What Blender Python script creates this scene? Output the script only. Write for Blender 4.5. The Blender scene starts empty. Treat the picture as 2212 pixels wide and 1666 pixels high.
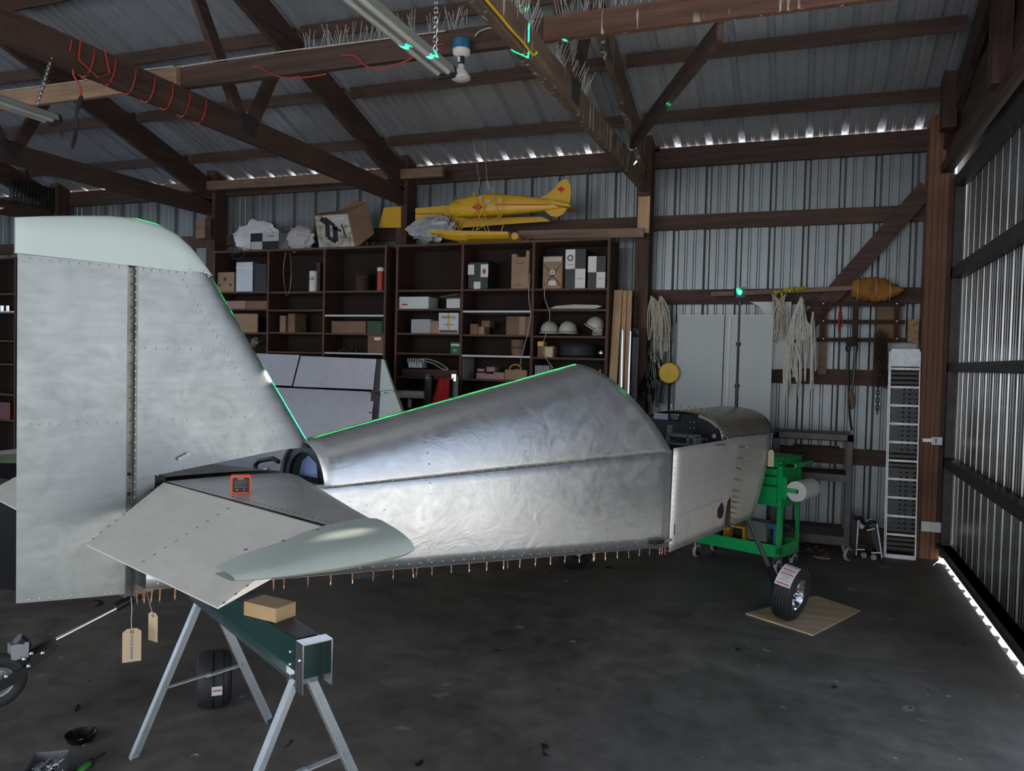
import bpy, bmesh, math, random
from mathutils import Vector as V, Matrix as M, noise as mnoise
S = bpy.context.scene
C = S.collection
PI = math.pi
R = math.radians
# ------------------------------------------------------------------ camera
YAW, PIT, ROL, FPX = -0.35814291, -0.03089996, -0.02390633, 1672.0
CAMP = V((0, 0, 1.6))
FW = V((math.sin(YAW)*math.cos(PIT), math.cos(YAW)*math.cos(PIT), math.sin(PIT)))
_rt = V((math.cos(YAW), -math.sin(YAW), 0)); _dn = -_rt.cross(FW)
CX = math.cos(ROL)*_rt + math.sin(ROL)*_dn
CY = -math.sin(ROL)*_rt + math.cos(ROL)*_dn
cd = bpy.data.cameras.new('camera'); cam = bpy.data.objects.new('camera', cd); C.objects.link(cam)
cd.sensor_fit = 'HORIZONTAL'; cd.sensor_width = 36; cd.lens = FPX/2212*36
cd.clip_start = 0.05; cd.clip_end = 300
m3 = M((CX, -CY, -FW)).transposed()
cam.matrix_world = M.Translation(CAMP) @ m3.to_4x4()
S.camera = cam
S.view_settings.view_transform = 'Standard'; S.view_settings.look = 'None'
S.view_settings.gamma = 1; S.view_settings.use_curve_mapping = False
S.view_settings.exposure = .12
S.cycles.use_denoising = True
S.cycles.max_bounces = 8; S.cycles.diffuse_bounces = 5; S.cycles.glossy_bounces = 5
S.cycles.sample_clamp_indirect = 6.0; S.cycles.caustics_reflective = False
# ------------------------------------------------------------------ sky, sun, doorway light
w = bpy.data.worlds.new('sky'); S.world = w; w.use_nodes = True
nt = w.node_tree; bg = nt.nodes['Background']
tc = nt.nodes.new('ShaderNodeTexCoord'); sx = nt.nodes.new('ShaderNodeSeparateXYZ'); rp = nt.nodes.new('ShaderNodeValToRGB')
nt.links.new(tc.outputs['Generated'], sx.inputs[0]); nt.links.new(sx.outputs['Z'], rp.inputs[0]); nt.links.new(rp.outputs[0], bg.inputs[0])
rp.color_ramp.elements[0].position = 0.0; rp.color_ramp.elements[0].color = (.90, .95, 1, 1)
rp.color_ramp.elements[1].position = .6; rp.color_ramp.elements[1].color = (.50, .68, 1, 1)
bg.inputs[1].default_value = 1.1
def light(name, kind, loc, energy, color=(1, 1, 1), size=None, aim=None, **k):
    d = bpy.data.lights.new(name, kind); o = bpy.data.objects.new(name, d); C.objects.link(o)
    o.location = loc; d.energy = energy; d.color = color
    if size and kind == 'AREA': d.shape = 'RECTANGLE'; d.size, d.size_y = size
    if aim is not None: o.rotation_euler = (V(aim)-V(loc)).to_track_quat('-Z', 'Y').to_euler()
    for a, b in k.items(): setattr(d, a, b)
    return o
light('sun', 'SUN', (8, 24, 10.5), 20.0, (1, .93, .82), aim=(0, 0, 0), angle=.009)
light('right_doorway_daylight', 'AREA', (1.30, .75, 1.66), 4, (.97, .99, 1), (7.4, 3.1), aim=(-6, .75, 1.66))
light('front_doorway_daylight', 'AREA', (-3.8, -4.35, 1.75), 260, (.97, .98, 1), (8.6, 3.3), aim=(-3.8, 7, 1.75))
light('left_doorway_daylight', 'AREA', (-12.9, 2.0, 1.6), 90, (.50, .70, 1), (4.4, 3.0), aim=(0, 2.0, 1.6))

# ------------------------------------------------------------------ picture point -> world point on a real plane
def ray(x, y): return FW + CX*((x-1106)/FPX) + CY*((y-833)/FPX)
def hit(x, y, n, d):
    n = V(n); r = ray(x, y); return CAMP + r*((d-n.dot(CAMP))/n.dot(r))
def zP(x, y, z=0): return hit(x, y, (0, 0, 1), z)
def yP(x, y, Y): return hit(x, y, (0, 1, 0), Y)
def xP(x, y, X): return hit(x, y, (1, 0, 0), X)
# ------------------------------------------------------------------ materials
MATS = {}
def newmat(name):
    m = bpy.data.materials.new(name); m.use_nodes = True; MATS[name] = m
    return m, m.node_tree, m.node_tree.nodes['Principled BSDF']
def mapping(nt, scale, coord='Object'):
    t = nt.nodes.new('ShaderNodeTexCoord'); mp = nt.nodes.new('ShaderNodeMapping')
    nt.links.new(t.outputs[coord], mp.inputs[0]); mp.inputs['Scale'].default_value = scale; return mp.outputs[0]
def noise(nt, vec, scale, detail=4, rough=.55, dist=0):
    n = nt.nodes.new('ShaderNodeTexNoise'); nt.links.new(vec, n.inputs['Vector'])
    n.inputs['Scale'].default_value = scale; n.inputs['Detail'].default_value = detail
    n.inputs['Roughness'].default_value = rough; n.inputs['Distortion'].default_value = dist; return n.outputs['Fac']
def ramp(nt, fac, stops):
    r = nt.nodes.new('ShaderNodeValToRGB'); nt.links.new(fac, r.inputs[0]); e = r.color_ramp.elements
    while len(e) < len(stops): e.new(.5)
    for i, (p, c) in enumerate(stops):
        e[i].position = p; e[i].color = (*c, 1) if len(c) == 3 else c
    return r.outputs[0]
def bump(nt, b, fac, strength, dist=.002):
    n = nt.nodes.new('ShaderNodeBump'); n.inputs['Strength'].default_value = strength; n.inputs['Distance'].default_value = dist
    nt.links.new(fac, n.inputs['Height']); nt.links.new(n.outputs[0], b.inputs['Normal'])
def mixc(nt, fac, a, b, mode='MIX'):
    n = nt.nodes.new('ShaderNodeMix'); n.data_type = 'RGBA'; n.blend_type = mode
    for i, v in ((0, fac), (6, a), (7, b)):
        if hasattr(v, 'links'): nt.links.new(v, n.inputs[i])
        else: n.inputs[i].default_value = v if i == 0 else (*v, 1)
    return n.outputs[2]
def plain(name, col, rough=.6, metal=0, var=.12, scale=6, bmp=0, spec=.5, coat=0):
    m, nt, b = newmat(name); v = mapping(nt, (1, 1, 1)); n = noise(nt, v, scale)
    lo = tuple(c*(1-var) for c in col); hi = tuple(min(1, c*(1+var)) for c in col)
    nt.links.new(ramp(nt, n, [(.3, lo), (.7, hi)]), b.inputs['Base Color'])
    b.inputs['Roughness'].default_value = rough; b.inputs['Metallic'].default_value = metal
    b.inputs['Specular IOR Level'].default_value = spec; b.inputs['Coat Weight'].default_value = coat
    if bmp: bump(nt, b, noise(nt, v, scale*5), bmp)
    return m
def wood(name, lo, hi, axis='x', rough=.8, drip=False, sc=1.0):
    m, nt, b = newmat(name)
    s = {'x': (1.2, 22, 22), 'y': (22, 1.2, 22), 'z': (22, 22, 1.2)}[axis]
    v = mapping(nt, tuple(k*sc for k in s)); g = noise(nt, v, 1.0, 6, .65, .6)
    v2 = mapping(nt, (1, 1, 1)); g2 = noise(nt, v2, 2.3, 3)
    mid = tuple((a+c)/2 for a, c in zip(lo, hi))
    col = ramp(nt, g, [(.28, lo), (.5, mid), (.74, hi)])
    col = mixc(nt, .5, col, ramp(nt, g2, [(.3, (.55, .5, .5)), (.7, (1.1, 1.05, 1))]), 'MULTIPLY')
    if drip:
        v3 = mapping(nt, (28, 28, 3.0)); d = noise(nt, v3, 1, 2, .5)
        v4 = mapping(nt, (2.5, 2.5, 2.5)); d2 = noise(nt, v4, 1, 2)
        k = ramp(nt, d, [(.62, (0, 0, 0)), (.65, (1, 1, 1))]); k2 = ramp(nt, d2, [(.44, (0, 0, 0)), (.52, (1, 1, 1))])
        kk = mixc(nt, 1.0, k, k2, 'MULTIPLY'); col = mixc(nt, kk, col, (.55, .52, .48))
    nt.links.new(col, b.inputs['Base Color']); b.inputs['Roughness'].default_value = rough
    bump(nt, b, g, .35, .004); return m
def alu(name, col=(.72, .73, .74), r0=.26, r1=.44, swirl=False, smudge=.12, metal=.75):
    r0 += .10; r1 += .10
    m, nt, b = newmat(name); v = mapping(nt, (1, 1, 1))
    n1 = noise(nt, v, 2.2, 6, .6, 1.2); n2 = noise(nt, mapping(nt, (3, 3, 14)), 3, 5, .6)
    lo = tuple(c*(1-smudge*1.6) for c in col)
    nt.links.new(mixc(nt, .4, ramp(nt, n1, [(.3, lo), (.72, col)]), ramp(nt, n2, [(.3, lo), (.7, col)])), b.inputs['Base Color'])
    n3 = noise(nt, v, 7, 8, .65, 2.0)
    mr = nt.nodes.new('ShaderNodeMapRange'); nt.links.new(n3, mr.inputs[0]); mr.inputs[1].default_value = .3; mr.inputs[2].default_value = .7
    mr.inputs[3].default_value = r0; mr.inputs[4].default_value = r1; nt.links.new(mr.outputs[0], b.inputs['Roughness'])
    b.inputs['Metallic'].default_value = metal
    if swirl:
        bump(nt, b, noise(nt, mapping(nt, (1, 1, 1.6)), 5.0, 3, .5, 2.2), .10, .02)
    else: bump(nt, b, noise(nt, v, 2.6, 3), .16, .02)
    return m
W_X = wood('girt_wood', (.034, .021, .018), (.125, .074, .058), 'x'); W_Z = wood('post_wood', (.035, .019, .015), (.135, .072, .053), 'z')
W_Y = wood('truss_wood', (.034, .020, .017), (.115, .068, .053), 'y'); W_POST = wood('laminated_post_wood', (.12, .058, .036), (.34, .175, .11), 'z')
W_DRIP = wood('stained_beam_wood', (.075, .038, .028), (.22, .115, .082), 'x', drip=True); W_DY = wood('stained_chord_wood', (.07, .05, .04), (.23, .165, .125), 'y', drip=True)
W_LT = wood('new_lumber', (.42, .27, .14), (.66, .46, .28), 'z'); W_LX = wood('new_board', (.15, .095, .07), (.32, .215, .155), 'x')
W_SH = wood('shaded_shelf_wood', (.022, .010, .007), (.075, .036, .026), 'x'); W_SHE = wood('shelf_edge_wood', (.06, .03, .02), (.15, .08, .055), 'x')  # W_SH: shade inside the bookcases is put into the darker wood
PLY = wood('plywood', (.42, .29, .17), (.88, .70, .47), 'x', sc=.55); OSB = plain('osb_board', (.36, .22, .11), .8, var=.5, scale=45)
W_BLK = plain('block_wood', (.50, .34, .17), .6, var=.12, scale=8)
ALU = alu('aluminium_skin', (.84, .85, .86), .18, .36, swirl=True, metal=.86); ALU2 = alu('aluminium_tail_skin', (.45, .48, .485), .26, .42, metal=.93, smudge=.2); ALU3 = alu('aluminium_elevator', (.88, .85, .79), .34, .5, smudge=.14, metal=.35)
ALU4 = alu('aluminium_lit_skin', (.92, .89, .86), .28, .46, metal=.7); ALUD = alu('wing_skin', (.42, .42, .46), .32, .5); STEEL = alu('galvanised_steel', (.62, .66, .68), .30, .5)  # ALU4 paled: sunlight on the front skin is put into its colour
CHROME = plain('chrome', (.8, .82, .85), .15, 1, .03); RIVET = plain('rivet_metal', (.55, .56, .58), .3, 1, .05); SPAR = plain('spar_channel', (.22, .22, .20), .4, .9, .3, 14)
FIBER = plain('fibreglass', (.56, .66, .64), .24, 0, .025, 3, coat=.3); FIBER2 = plain('fibreglass_tip', (.74, .80, .70), .30, 0, .04, 9)
DARK = plain('black_paint', (.012, .012, .014), .35, 0, .2); BLK = plain('black_plastic', (.018, .018, .02), .5); DSTEEL = plain('dark_steel', (.07, .062, .062), .5, .5, .3, 10)
RUB = plain('tyre_rubber', (.022, .022, .024), .62, 0, .25, 20); TREAD = plain('tread_rubber', (.014, .014, .015), .5)
GRN = plain('green_paint', (.008, .42, .11), .28, 0, .06, 3, coat=.4); DGRN = plain('dark_green_paint', (.004, .045, .035), .3, 0, .1, coat=.3)
ORG = plain('orange_plastic', (.80, .10, .02), .45, 0, .05); RED = plain('red_cloth', (.33, .008, .012), .85); REDC = plain('red_cord', (.42, .045, .03), .6)
WHT = plain('white_paint', (.60, .62, .62), .5, 0, .04); PAPER = plain('paper', (.74, .72, .70), .9, 0, .03); CREAM = plain('manila_card', (.66, .52, .34), .85, 0, .05)
GBRD = plain('grey_white_board', (.46, .50, .51), .5, 0, .05, 2); CARD = plain('cardboard', (.20, .12, .075), .85, 0, .2, 5); CARD2 = plain('tan_cardboard', (.34, .22, .14), .85, 0, .15, 5); CARDD = plain('dark_cardboard', (.085, .045, .035), .85, 0, .25, 5)
ROPE = plain('rope', (.50, .45, .38), .9, 0, .25, 30); WROPE = plain('white_rope', (.62, .60, .54), .9, 0, .2, 30); YEL = plain('yellow_plastic', (.75, .45, .02), .5, 0, .15); YELP = plain('yellow_model_paint', (.62, .36, .02), .4, 0, .06, 4)
YELS = plain('yellow_strap', (.50, .48, .02), .7, 0, .2, 20); TARP = plain('tarp_canvas', (.30, .13, .02), .85, 0, .45, 9, bmp=.5); MAROON = plain('red_print', (.50, .01, .015), .6); BAG = plain('grey_plastic_bag', (.30, .33, .33), .28, 0, .25, 12, bmp=.6)
WBAG = plain('white_plastic_bag', (.60, .58, .62), .35, 0, .15, 10, bmp=.6); BLUE = plain('blue_plastic', (.02, .16, .30), .4); DBLUE = plain('navy_plastic', (.01, .012, .06), .5); GREY = plain('grey_plastic', (.16, .165, .165), .5); RUST = plain('rusty_iron', (.05, .028, .02), .8, .3, .4, 30)
COPPER = plain('copper_cleco', (.45, .20, .10), .35, .9, .1); BFILM = plain('blue_protective_film', (.30, .42, .75), .3, .3, .1); GREY2 = plain('pale_grey_plastic', (.42, .42, .41), .5); PINK = plain('pale_red_card', (.36, .21, .20), .85); CONC = None
BROWNBAG = plain('brown_paper', (.36, .24, .17), .85, 0, .1, 8); GBOX = plain('green_box_card', (.01, .14, .07), .6); REDC2 = plain('red_plastic', (.40, .03, .015), .45); SCREEN = plain('dark_screen', (.01, .013, .02), .15)
def glass_bag():
    m, nt, b = newmat('clear_plastic_film'); b.inputs['Base Color'].default_value = (.62, .6, .63, 1); b.inputs['Roughness'].default_value = .25
    b.inputs['Transmission Weight'].default_value = .35; b.inputs['IOR'].default_value = 1.15
    bump(nt, b, noise(nt, mapping(nt, (1, 1, 1)), 22, 4), .6, .01); return m
CLEAR = glass_bag()
def emit(name, col, st):
    m, nt, b = newmat(name); b.inputs['Emission Color'].default_value = (*col, 1); b.inputs['Emission Strength'].default_value = st; b.inputs['Base Color'].default_value = (*col, 1); return m
LASERM = emit('laser_window_glow', (.02, 1, .35), 14)
def tin(name, c, rough=.42, metal=.55, dark=.75):
    m, nt, b = newmat(name); v = mapping(nt, (1, 1, 1)); n = noise(nt, v, 1.3, 6, .6, .6)
    n2 = noise(nt, mapping(nt, (9, 9, .7)), 1.5, 5)
    lo = tuple(k*dark for k in c)
    nt.links.new(mixc(nt, .45, ramp(nt, n, [(.3, lo), (.7, c)]), ramp(nt, n2, [(.35, lo), (.65, c)])), b.inputs['Base Color'])
    b.inputs['Roughness'].default_value = rough; b.inputs['Metallic'].default_value = metal; return m
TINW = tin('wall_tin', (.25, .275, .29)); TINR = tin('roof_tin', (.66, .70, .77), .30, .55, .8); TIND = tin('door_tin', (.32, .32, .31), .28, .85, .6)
def concrete():
    m, nt, b = newmat('floor_concrete'); v = mapping(nt, (1, 1, 1))
    n1 = noise(nt, v, .9, 8, .62, .7); n2 = noise(nt, v, 7, 8, .7, .4); n3 = noise(nt, v, 38, 3)
    col = ramp(nt, n1, [(.3, (.092, .081, .069)), (.55, (.175, .157, .133)), (.75, (.26, .23, .19))])
    col = mixc(nt, .65, col, ramp(nt, n2, [(.3, (.45, .44, .42)), (.5, (.9, .9, .9)), (.72, (1.35, 1.32, 1.28))]), 'MULTIPLY')
    n4 = noise(nt, v, 3.1, 2, .4); spots = ramp(nt, n4, [(.715, (0, 0, 0)), (.73, (1, 1, 1))])
    n5 = noise(nt, mapping(nt, (1, 1, 1)), 16, 2); sp2 = ramp(nt, n5, [(.755, (0, 0, 0)), (.77, (1, 1, 1))])
    col = mixc(nt, spots, col, (.24, .24, .23)); col = mixc(nt, sp2, col, (.42, .42, .40))
    dk = ramp(nt, noise(nt, mapping(nt, (1, 1, 1)), 5.3, 3, .5, .8), [(.27, (1, 1, 1)), (.30, (0, 0, 0))]); col = mixc(nt, dk, col, (.012, .011, .010))
    nt.links.new(col, b.inputs['Base Color'])
    nt.links.new(ramp(nt, n2, [(.3, (.45, .45, .45)), (.7, (.75, .75, .75))]), b.inputs['Roughness']); b.inputs['Specular IOR Level'].default_value = .4
    bump(nt, b, n2, .25, .004); return m
CONC = concrete(); GRAVEL = plain('pale_gravel', (.42, .42, .41), .9, 0, .25, 4)
# ------------------------------------------------------------------ mesh builder
def frame_from(d, up=V((0, 0, 1))):
    d = d.normalized()
    if abs(d.dot(up)) > .99: up = V((0, 1, 0))
    a = up.cross(d).normalized(); return a, d.cross(a).normalized(), d
class MB:
    def __init__(s): s.v = []; s.f = []; s.sm = []; s.mi = []; s.k = 0
    def add(s, vs, fs, smooth=False, mi=None):
        o = len(s.v); s.v += [V(p) for p in vs]; s.f += [tuple(i+o for i in f) for f in fs]
        s.sm += [smooth]*len(fs); s.mi += [s.k if mi is None else mi]*len(fs); return s
    def box(s, lo, hi, mat=None):
        (a, b, c), (d, e, f) = lo, hi
        p = [V(q) for q in ((a, b, c), (d, b, c), (d, e, c), (a, e, c), (a, b, f), (d, b, f), (d, e, f), (a, e, f))]
        if mat is not None: p = [mat @ q for q in p]
        return s.add(p, [(0, 3, 2, 1), (4, 5, 6, 7), (0, 1, 5, 4), (1, 2, 6, 5), (2, 3, 7, 6), (3, 0, 4, 7)])
    def beam(s, a, b, w_, h, up=V((0, 0, 1)), roll=0):
        a, b = V(a), V(b); x, y, d = frame_from(b-a, V(up))
        if roll: x, y = x*math.cos(roll)+y*math.sin(roll), y*math.cos(roll)-x*math.sin(roll)
        p = [q + x*(i*w_/2) + y*(j*h/2) for q in (a, b) for i, j in ((-1, -1), (1, -1), (1, 1), (-1, 1))]
        return s.add(p, [(0, 3, 2, 1), (4, 5, 6, 7), (0, 1, 5, 4), (1, 2, 6, 5), (2, 3, 7, 6), (3, 0, 4, 7)])
    def tube(s, pts, r, n=8, cap=True, smooth=True):
        pts = [V(p) for p in pts]; L = len(pts); rs = r if isinstance(r, (list, tuple)) else [r]*L; vs = []; px = None
        for i, p in enumerate(pts):
            d = pts[min(i+1, L-1)]-pts[max(i-1, 0)]
            if d.length < 1e-9: d = V((0, 0, 1))
            d.normalize()
            if px is None: x, y, _ = frame_from(d)
            else:
                x = px-d*px.dot(d)
                x = x.normalized() if x.length > 1e-6 else frame_from(d)[0]
                y = d.cross(x)
            px = x; vs += [p+(x*math.cos(2*PI*j/n)+y*math.sin(2*PI*j/n))*rs[i] for j in range(n)]
        fs = [(i*n+j, i*n+(j+1) % n, (i+1)*n+(j+1) % n, (i+1)*n+j) for i in range(L-1) for j in range(n)]
        s.add(vs, fs, smooth)
        if cap: s.add(vs[:n], [tuple(range(n-1, -1, -1))]); s.add(vs[-n:], [tuple(range(n))])
        return s
    def prism(s, poly, off, smooth=False):
        poly = [V(p) for p in poly]; off = V(off); n = len(poly)
        s.add(poly+[p+off for p in poly], [tuple(range(n)), tuple(range(2*n-1, n-1, -1))])
        s.add(poly+[p+off for p in poly], [(i, i+n, (i+1) % n+n, (i+1) % n) for i in range(n)], smooth); return s
    def lathe(s, prof, mat=M(), n=24, smooth=True, a0=0, a1=2*PI):
        full = abs(a1-a0-2*PI) < 1e-6; k = n if full else n+1; vs = []
        for j in range(k):
            a = a0+(a1-a0)*j/n
            vs += [mat @ V((r*math.cos(a), r*math.sin(a), z)) for r, z in prof]
        L = len(prof); fs = []
        for j in range(n):
            j2 = (j+1) % k
            fs += [(j*L+i, j2*L+i, j2*L+i+1, j*L+i+1) for i in range(L-1)]
        return s.add(vs, fs, smooth)
    def grid(s, fn, nu, nv, smooth=True, thick=None):
        vs = [V(fn(i/nu, j/nv)) for i in range(nu+1) for j in range(nv+1)]
        return s.add(vs, [(i*(nv+1)+j, (i+1)*(nv+1)+j, (i+1)*(nv+1)+j+1, i*(nv+1)+j+1) for i in range(nu) for j in range(nv)], smooth)
    def dome(s, p, nrm, r, h=.5, n=6):
        x, y, d = frame_from(V(nrm)); p = V(p)
        ring = [p+(x*math.cos(2*PI*j/n)+y*math.sin(2*PI*j/n))*r for j in range(n)]
        ring2 = [p+d*(r*h*.75)+(x*math.cos(2*PI*j/n)+y*math.sin(2*PI*j/n))*r*.65 for j in range(n)]
        return s.add(ring+ring2+[p+d*r*h], [(j, (j+1) % n, n+(j+1) % n, n+j) for j in range(n)]+[(n+j, n+(j+1) % n, 2*n) for j in range(n)], True)
    def blob(s, c, r, seed=0, amp=.25, nu=14, nv=10, fr=2.2):
        c = V(c); r = V(r)
        def fn(u, v):
            a, b = 2*PI*u, PI*v-PI/2; d = V((math.cos(a)*math.cos(b), math.sin(a)*math.cos(b), math.sin(b)))
            k = 1+amp*mnoise.noise(d*fr+V((seed*7.1, seed, 0)))
            return c+V((d.x*r.x, d.y*r.y, d.z*r.z))*k
        return s.grid(fn, nu, nv)
    def text(s, body, size, mat, thick=.0004):
        cu = bpy.data.curves.new('t', 'FONT'); cu.body = body; cu.size = size; cu.align_x = 'CENTER'; cu.align_y = 'CENTER'; cu.extrude = thick; cu.resolution_u = 2
        o = bpy.data.objects.new('t', cu); C.objects.link(o)
        me = bpy.data.meshes.new_from_object(o.evaluated_get(bpy.context.evaluated_depsgraph_get()))
        s.add([mat @ v.co for v in me.vertices], [tuple(p.vertices) for p in me.polygons])
        bpy.data.objects.remove(o); bpy.data.curves.remove(cu); bpy.data.meshes.remove(me); return s
    def build(s, name, mat, parent=None, local=False, kind=None, label=None, pivot=None, solid=0):
        """one mesh object; verts are in world space unless local=True (then in the parent's space)"""
        mats = mat if isinstance(mat, (list, tuple)) else [mat]
        me = bpy.data.meshes.new(name); o = bpy.data.objects.new(name, me); C.objects.link(o)
        vs = s.v
        if parent is not None:
            o.parent = parent
            if not local:
                wm = world_of(parent).inverted(); vs = [wm @ p for p in vs]
        n = len(vs); lo = V([min(p[i] for p in vs) for i in range(3)]); hi = V([max(p[i] for p in vs) for i in range(3)])
        pv = V(((lo.x+hi.x)/2, (lo.y+hi.y)/2, lo.z)) if pivot is None else V(pivot)
        me.from_pydata([p-pv for p in vs], [], s.f); o.location = pv
        for m in mats: me.materials.append(m)
        me.polygons.foreach_set('use_smooth', s.sm); me.polygons.foreach_set('material_index', s.mi); me.update()
        anys = any(s.sm)
        bm = bmesh.new(); bm.from_mesh(me); bmesh.ops.remove_doubles(bm, verts=bm.verts, dist=1e-6) if len(bm.verts) < 40000 else None
        bmesh.ops.recalc_face_normals(bm, faces=bm.faces); bm.to_mesh(me); bm.free()
        if anys: me.set_sharp_from_angle(angle=R(38))
        if solid: md = o.modifiers.new('solid', 'SOLIDIFY'); md.thickness = solid; md.offset = 0
        if kind: o['kind'] = kind
        if label: o['label'] = label
        return o
def world_of(o):
    m = M.Translation(o.location) @ o.rotation_euler.to_matrix().to_4x4()
    return world_of(o.parent) @ m if o.parent else m
def tag(o, label, cat, group=None, kind=None):
    o['label'] = label; o['category'] = cat
    if group: o['group'] = group
    if kind: o['kind'] = kind
    return o
def empty(name, loc=(0, 0, 0), rz=0, kind=None, parent=None):
    o = bpy.data.objects.new(name, None); C.objects.link(o); o.location = loc; o.rotation_euler = (0, 0, rz); o.empty_display_size = .05
    if parent: o.parent = parent
    if kind: o['kind'] = kind
    return o
def thing(name, label, cat, loc, rz=0, group=None): return tag(empty(name, loc, rz), label, cat, group)
def share(src, name, parent, loc, rot=None, scale=None):
    o = bpy.data.objects.new(name, src.data); C.objects.link(o); o.parent = parent; o.location = loc
    if rot: o.rotation_euler = rot
    if scale: o.scale = scale
    return o
def rot(a, ax='Z'): return M.Rotation(a, 4, ax)
def at(*p): return M.Translation(V(p))
def align(p, d, up=V((0, 0, 1))):
    x, y, z = frame_from(V(d), up); m = M((x, y, z)).transposed().to_4x4(); m.translation = V(p); return m
rnd = random.Random(4)
# ================================================================== SETTING
YW, XR, XL, YF, YRIDGE = 7.60, 1.16, -13.2, -4.5, 1.55
EAVE, SL = 3.705, .335
def roofz(y): return EAVE+SL*(7.55-y) if y > YRIDGE else EAVE+SL*(7.55-2*YRIDGE+y)
MB().box((XL-.3, YF-.2, -.15), (XR-.02, YW+.05, 0)).build('floor', CONC, kind='structure')
MB().box((XR-.02, YF-.2, -.15), (XR+4, YW+1.5, -.004)).build('apron_slab', plain('pale_concrete', (.60, .59, .55), .85, 0, .2, 5), kind='structure')
MB().box((-60, -60, -.4), (60, 60, -.16)).build('ground', GRAVEL, kind='structure')
# corrugated sheet profile along x, .882 wide (three .294 pitches); ribs stand proud to the outside
PITCH = .294
def profile(npitch=3):
    pts = []
    for k in range(npitch):
        x = k*PITCH
        for dx, h in ((0, 0), (.018, .038), (.046, .038), (.064, 0), (.116, 0), (.124, .006), (.138, .006), (.146, 0), (.198, 0), (.206, .006), (.220, .006), (.228, 0)): pts.append((x+dx, h))
    pts.append((npitch*PITCH+.004, 0)); return pts
def sheet_mesh(length, npitch=3, along='z', out=1, t=.0008):
    mb = MB(); P = profile(npitch)
    for side in (0, 1):
        vs = []
        for x, h in P:
            hh = (h+side*t)*out
            if along == 'z': vs += [(x, hh, 0), (x, hh, length)]
            else: vs += [(x, 0, hh), (x, length, hh)]
        mb.add(vs, [(2*i, 2*i+1, 2*i+3, 2*i+2) for i in range(len(P)-1)])
    return mb
XRIB = .86        # x of one rib near the right corner
wall_back = empty('wall_back', (0, YW, 0), kind='structure')
x = XR-.0
src = None; k = 0
xs = XRIB-.02+PITCH
while xs > XL:
    xs -= 3*PITCH
    if src is None: src = sheet_mesh(EAVE-.045).build('siding_sheet', TINW, wall_back, local=True, pivot=(0, 0, 0)); src.location = (xs, 0, 0)
    else: share(src, 'siding_sheet', wall_back, (xs, 0, 0))
for z, h in ((.10, .19), (.817, .14), (1.53, .14), (2.26, .14), (2.975, .14)):
    for a, b in ((-1.43, .98), (-4.0, -1.50), (-6.55, -4.12), (-9.1, -6.67), (-11.65, -9.22), (-13.1, -11.8)):
        MB().box((a, YW-.045, z-h/2), (b, YW-.004, z+h/2)).build('girt', W_X, wall_back)
for X in (-1.465, -4.06, -6.61, -9.16, -11.7):
    MB().box((X-.065, YW-.24, 0), (X+.065, YW-.05, 3.78)).build('post', W_Z, wall_back)
# eave beam under the sheet edge (one board per bay)
for a, b in ((-1.43, .97), (-4.0, -1.50), (-6.55, -4.12), (-9.1, -6.67), (-13.1, -9.22)):
    MB().box((a, YW-.06, 3.50), (b, YW-.012, 3.688)).build('eave_beam', W_X, wall_back)
MB().box((-1.56, YW-.06, 3.66), (-1.36, YW-.03, 3.76)).build('sun_leak_blocker', W_X, wall_back)  # board added to block the sun leaking in at the eave above the post
MB().beam(yP(2003, 405, 7.50), yP(1655, 800, 7.50), .03, .15, up=(0, 1, 0), roll=PI/2).build('diagonal_brace', W_LX if 0 else W_X, wall_back)
# corner post made of plies
corner = empty('trim_1', (1.0, 7.45, 0), kind='structure')
for i, (xa, xb, yf, zt) in enumerate(((.945, .985, 7.40, 3.80), (.987, 1.025, 7.385, 3.78), (1.027, 1.065, 7.395, 3.62), (1.067, 1.103, 7.385, 3.80), (1.105, 1.14, 7.40, 3.62))):
    MB().box((xa, yf, 0), (xb, YW-.01, zt)).build('ply', W_POST, corner)
# right wall with the big door
wall_right = empty('wall_right', (XR, 5, 0), kind='structure')
for z0, z1, xx in ((3.262, 3.45, 1.07), (3.452, 3.64, 1.09), (3.642, 3.80, 1.10)):
    MB().box((xx, -4.3, z0), (xx+.045, 7.38, z1)).build('header_board', W_Y, wall_right)
MB().box((1.03, -2, 3.262), (1.068, 7.36, 3.33)).build('header_board', W_Y, wall_right)
MB().box((1.19, YF, 3.30), (1.20, YW, 3.72)).build('gable_flashing', TINW, wall_right)
v = [(1.20, YF, 3.6), (1.20, YW, 3.6), (1.20, YW, EAVE+.02), (1.20, YRIDGE, roofz(YRIDGE)), (1.20, YF, EAVE)]
MB().prism(v, (.01, 0, 0)).build('gable_sheet', TINW, wall_right)
MB().box((1.18, YF, 0), (1.2, -3.0, 3.6)).build('siding_sheet', TINW, wall_right)
for y0, z0, z1, xx in ((6.86, 3.50, 4.28, .955), (5.28, 3.30, 4.6, .985), (3.9, 3.30, 5.0, .985)):
    MB().box((xx, y0, z0), (xx+.10, y0+.14, z1)).build('gable_stud', W_Z, wall_right)
MB().beam((1.07, 7.45, roofz(7.45)-.17), (1.07, YRIDGE, roofz(YRIDGE)-.17), .05, .24).build('gable_rafter', W_Y, wall_right)
MB().beam((1.11, 6.8, 3.75), (1.11, 5.3, 4.3), .04, .14).build('gable_brace', W_Y, wall_right)
MB().beam((1.11, 3.9, 3.75), (1.11, 5.2, 4.4), .04, .14).build('gable_brace', W_Y, wall_right)
door = empty('door_1', (1.2, 5.5, 0), kind='structure')
DY0, DY1 = 4.5, 7.36
ds = sheet_mesh(3.14, 3, 'z', 1); first = None; yy = DY1
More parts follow.
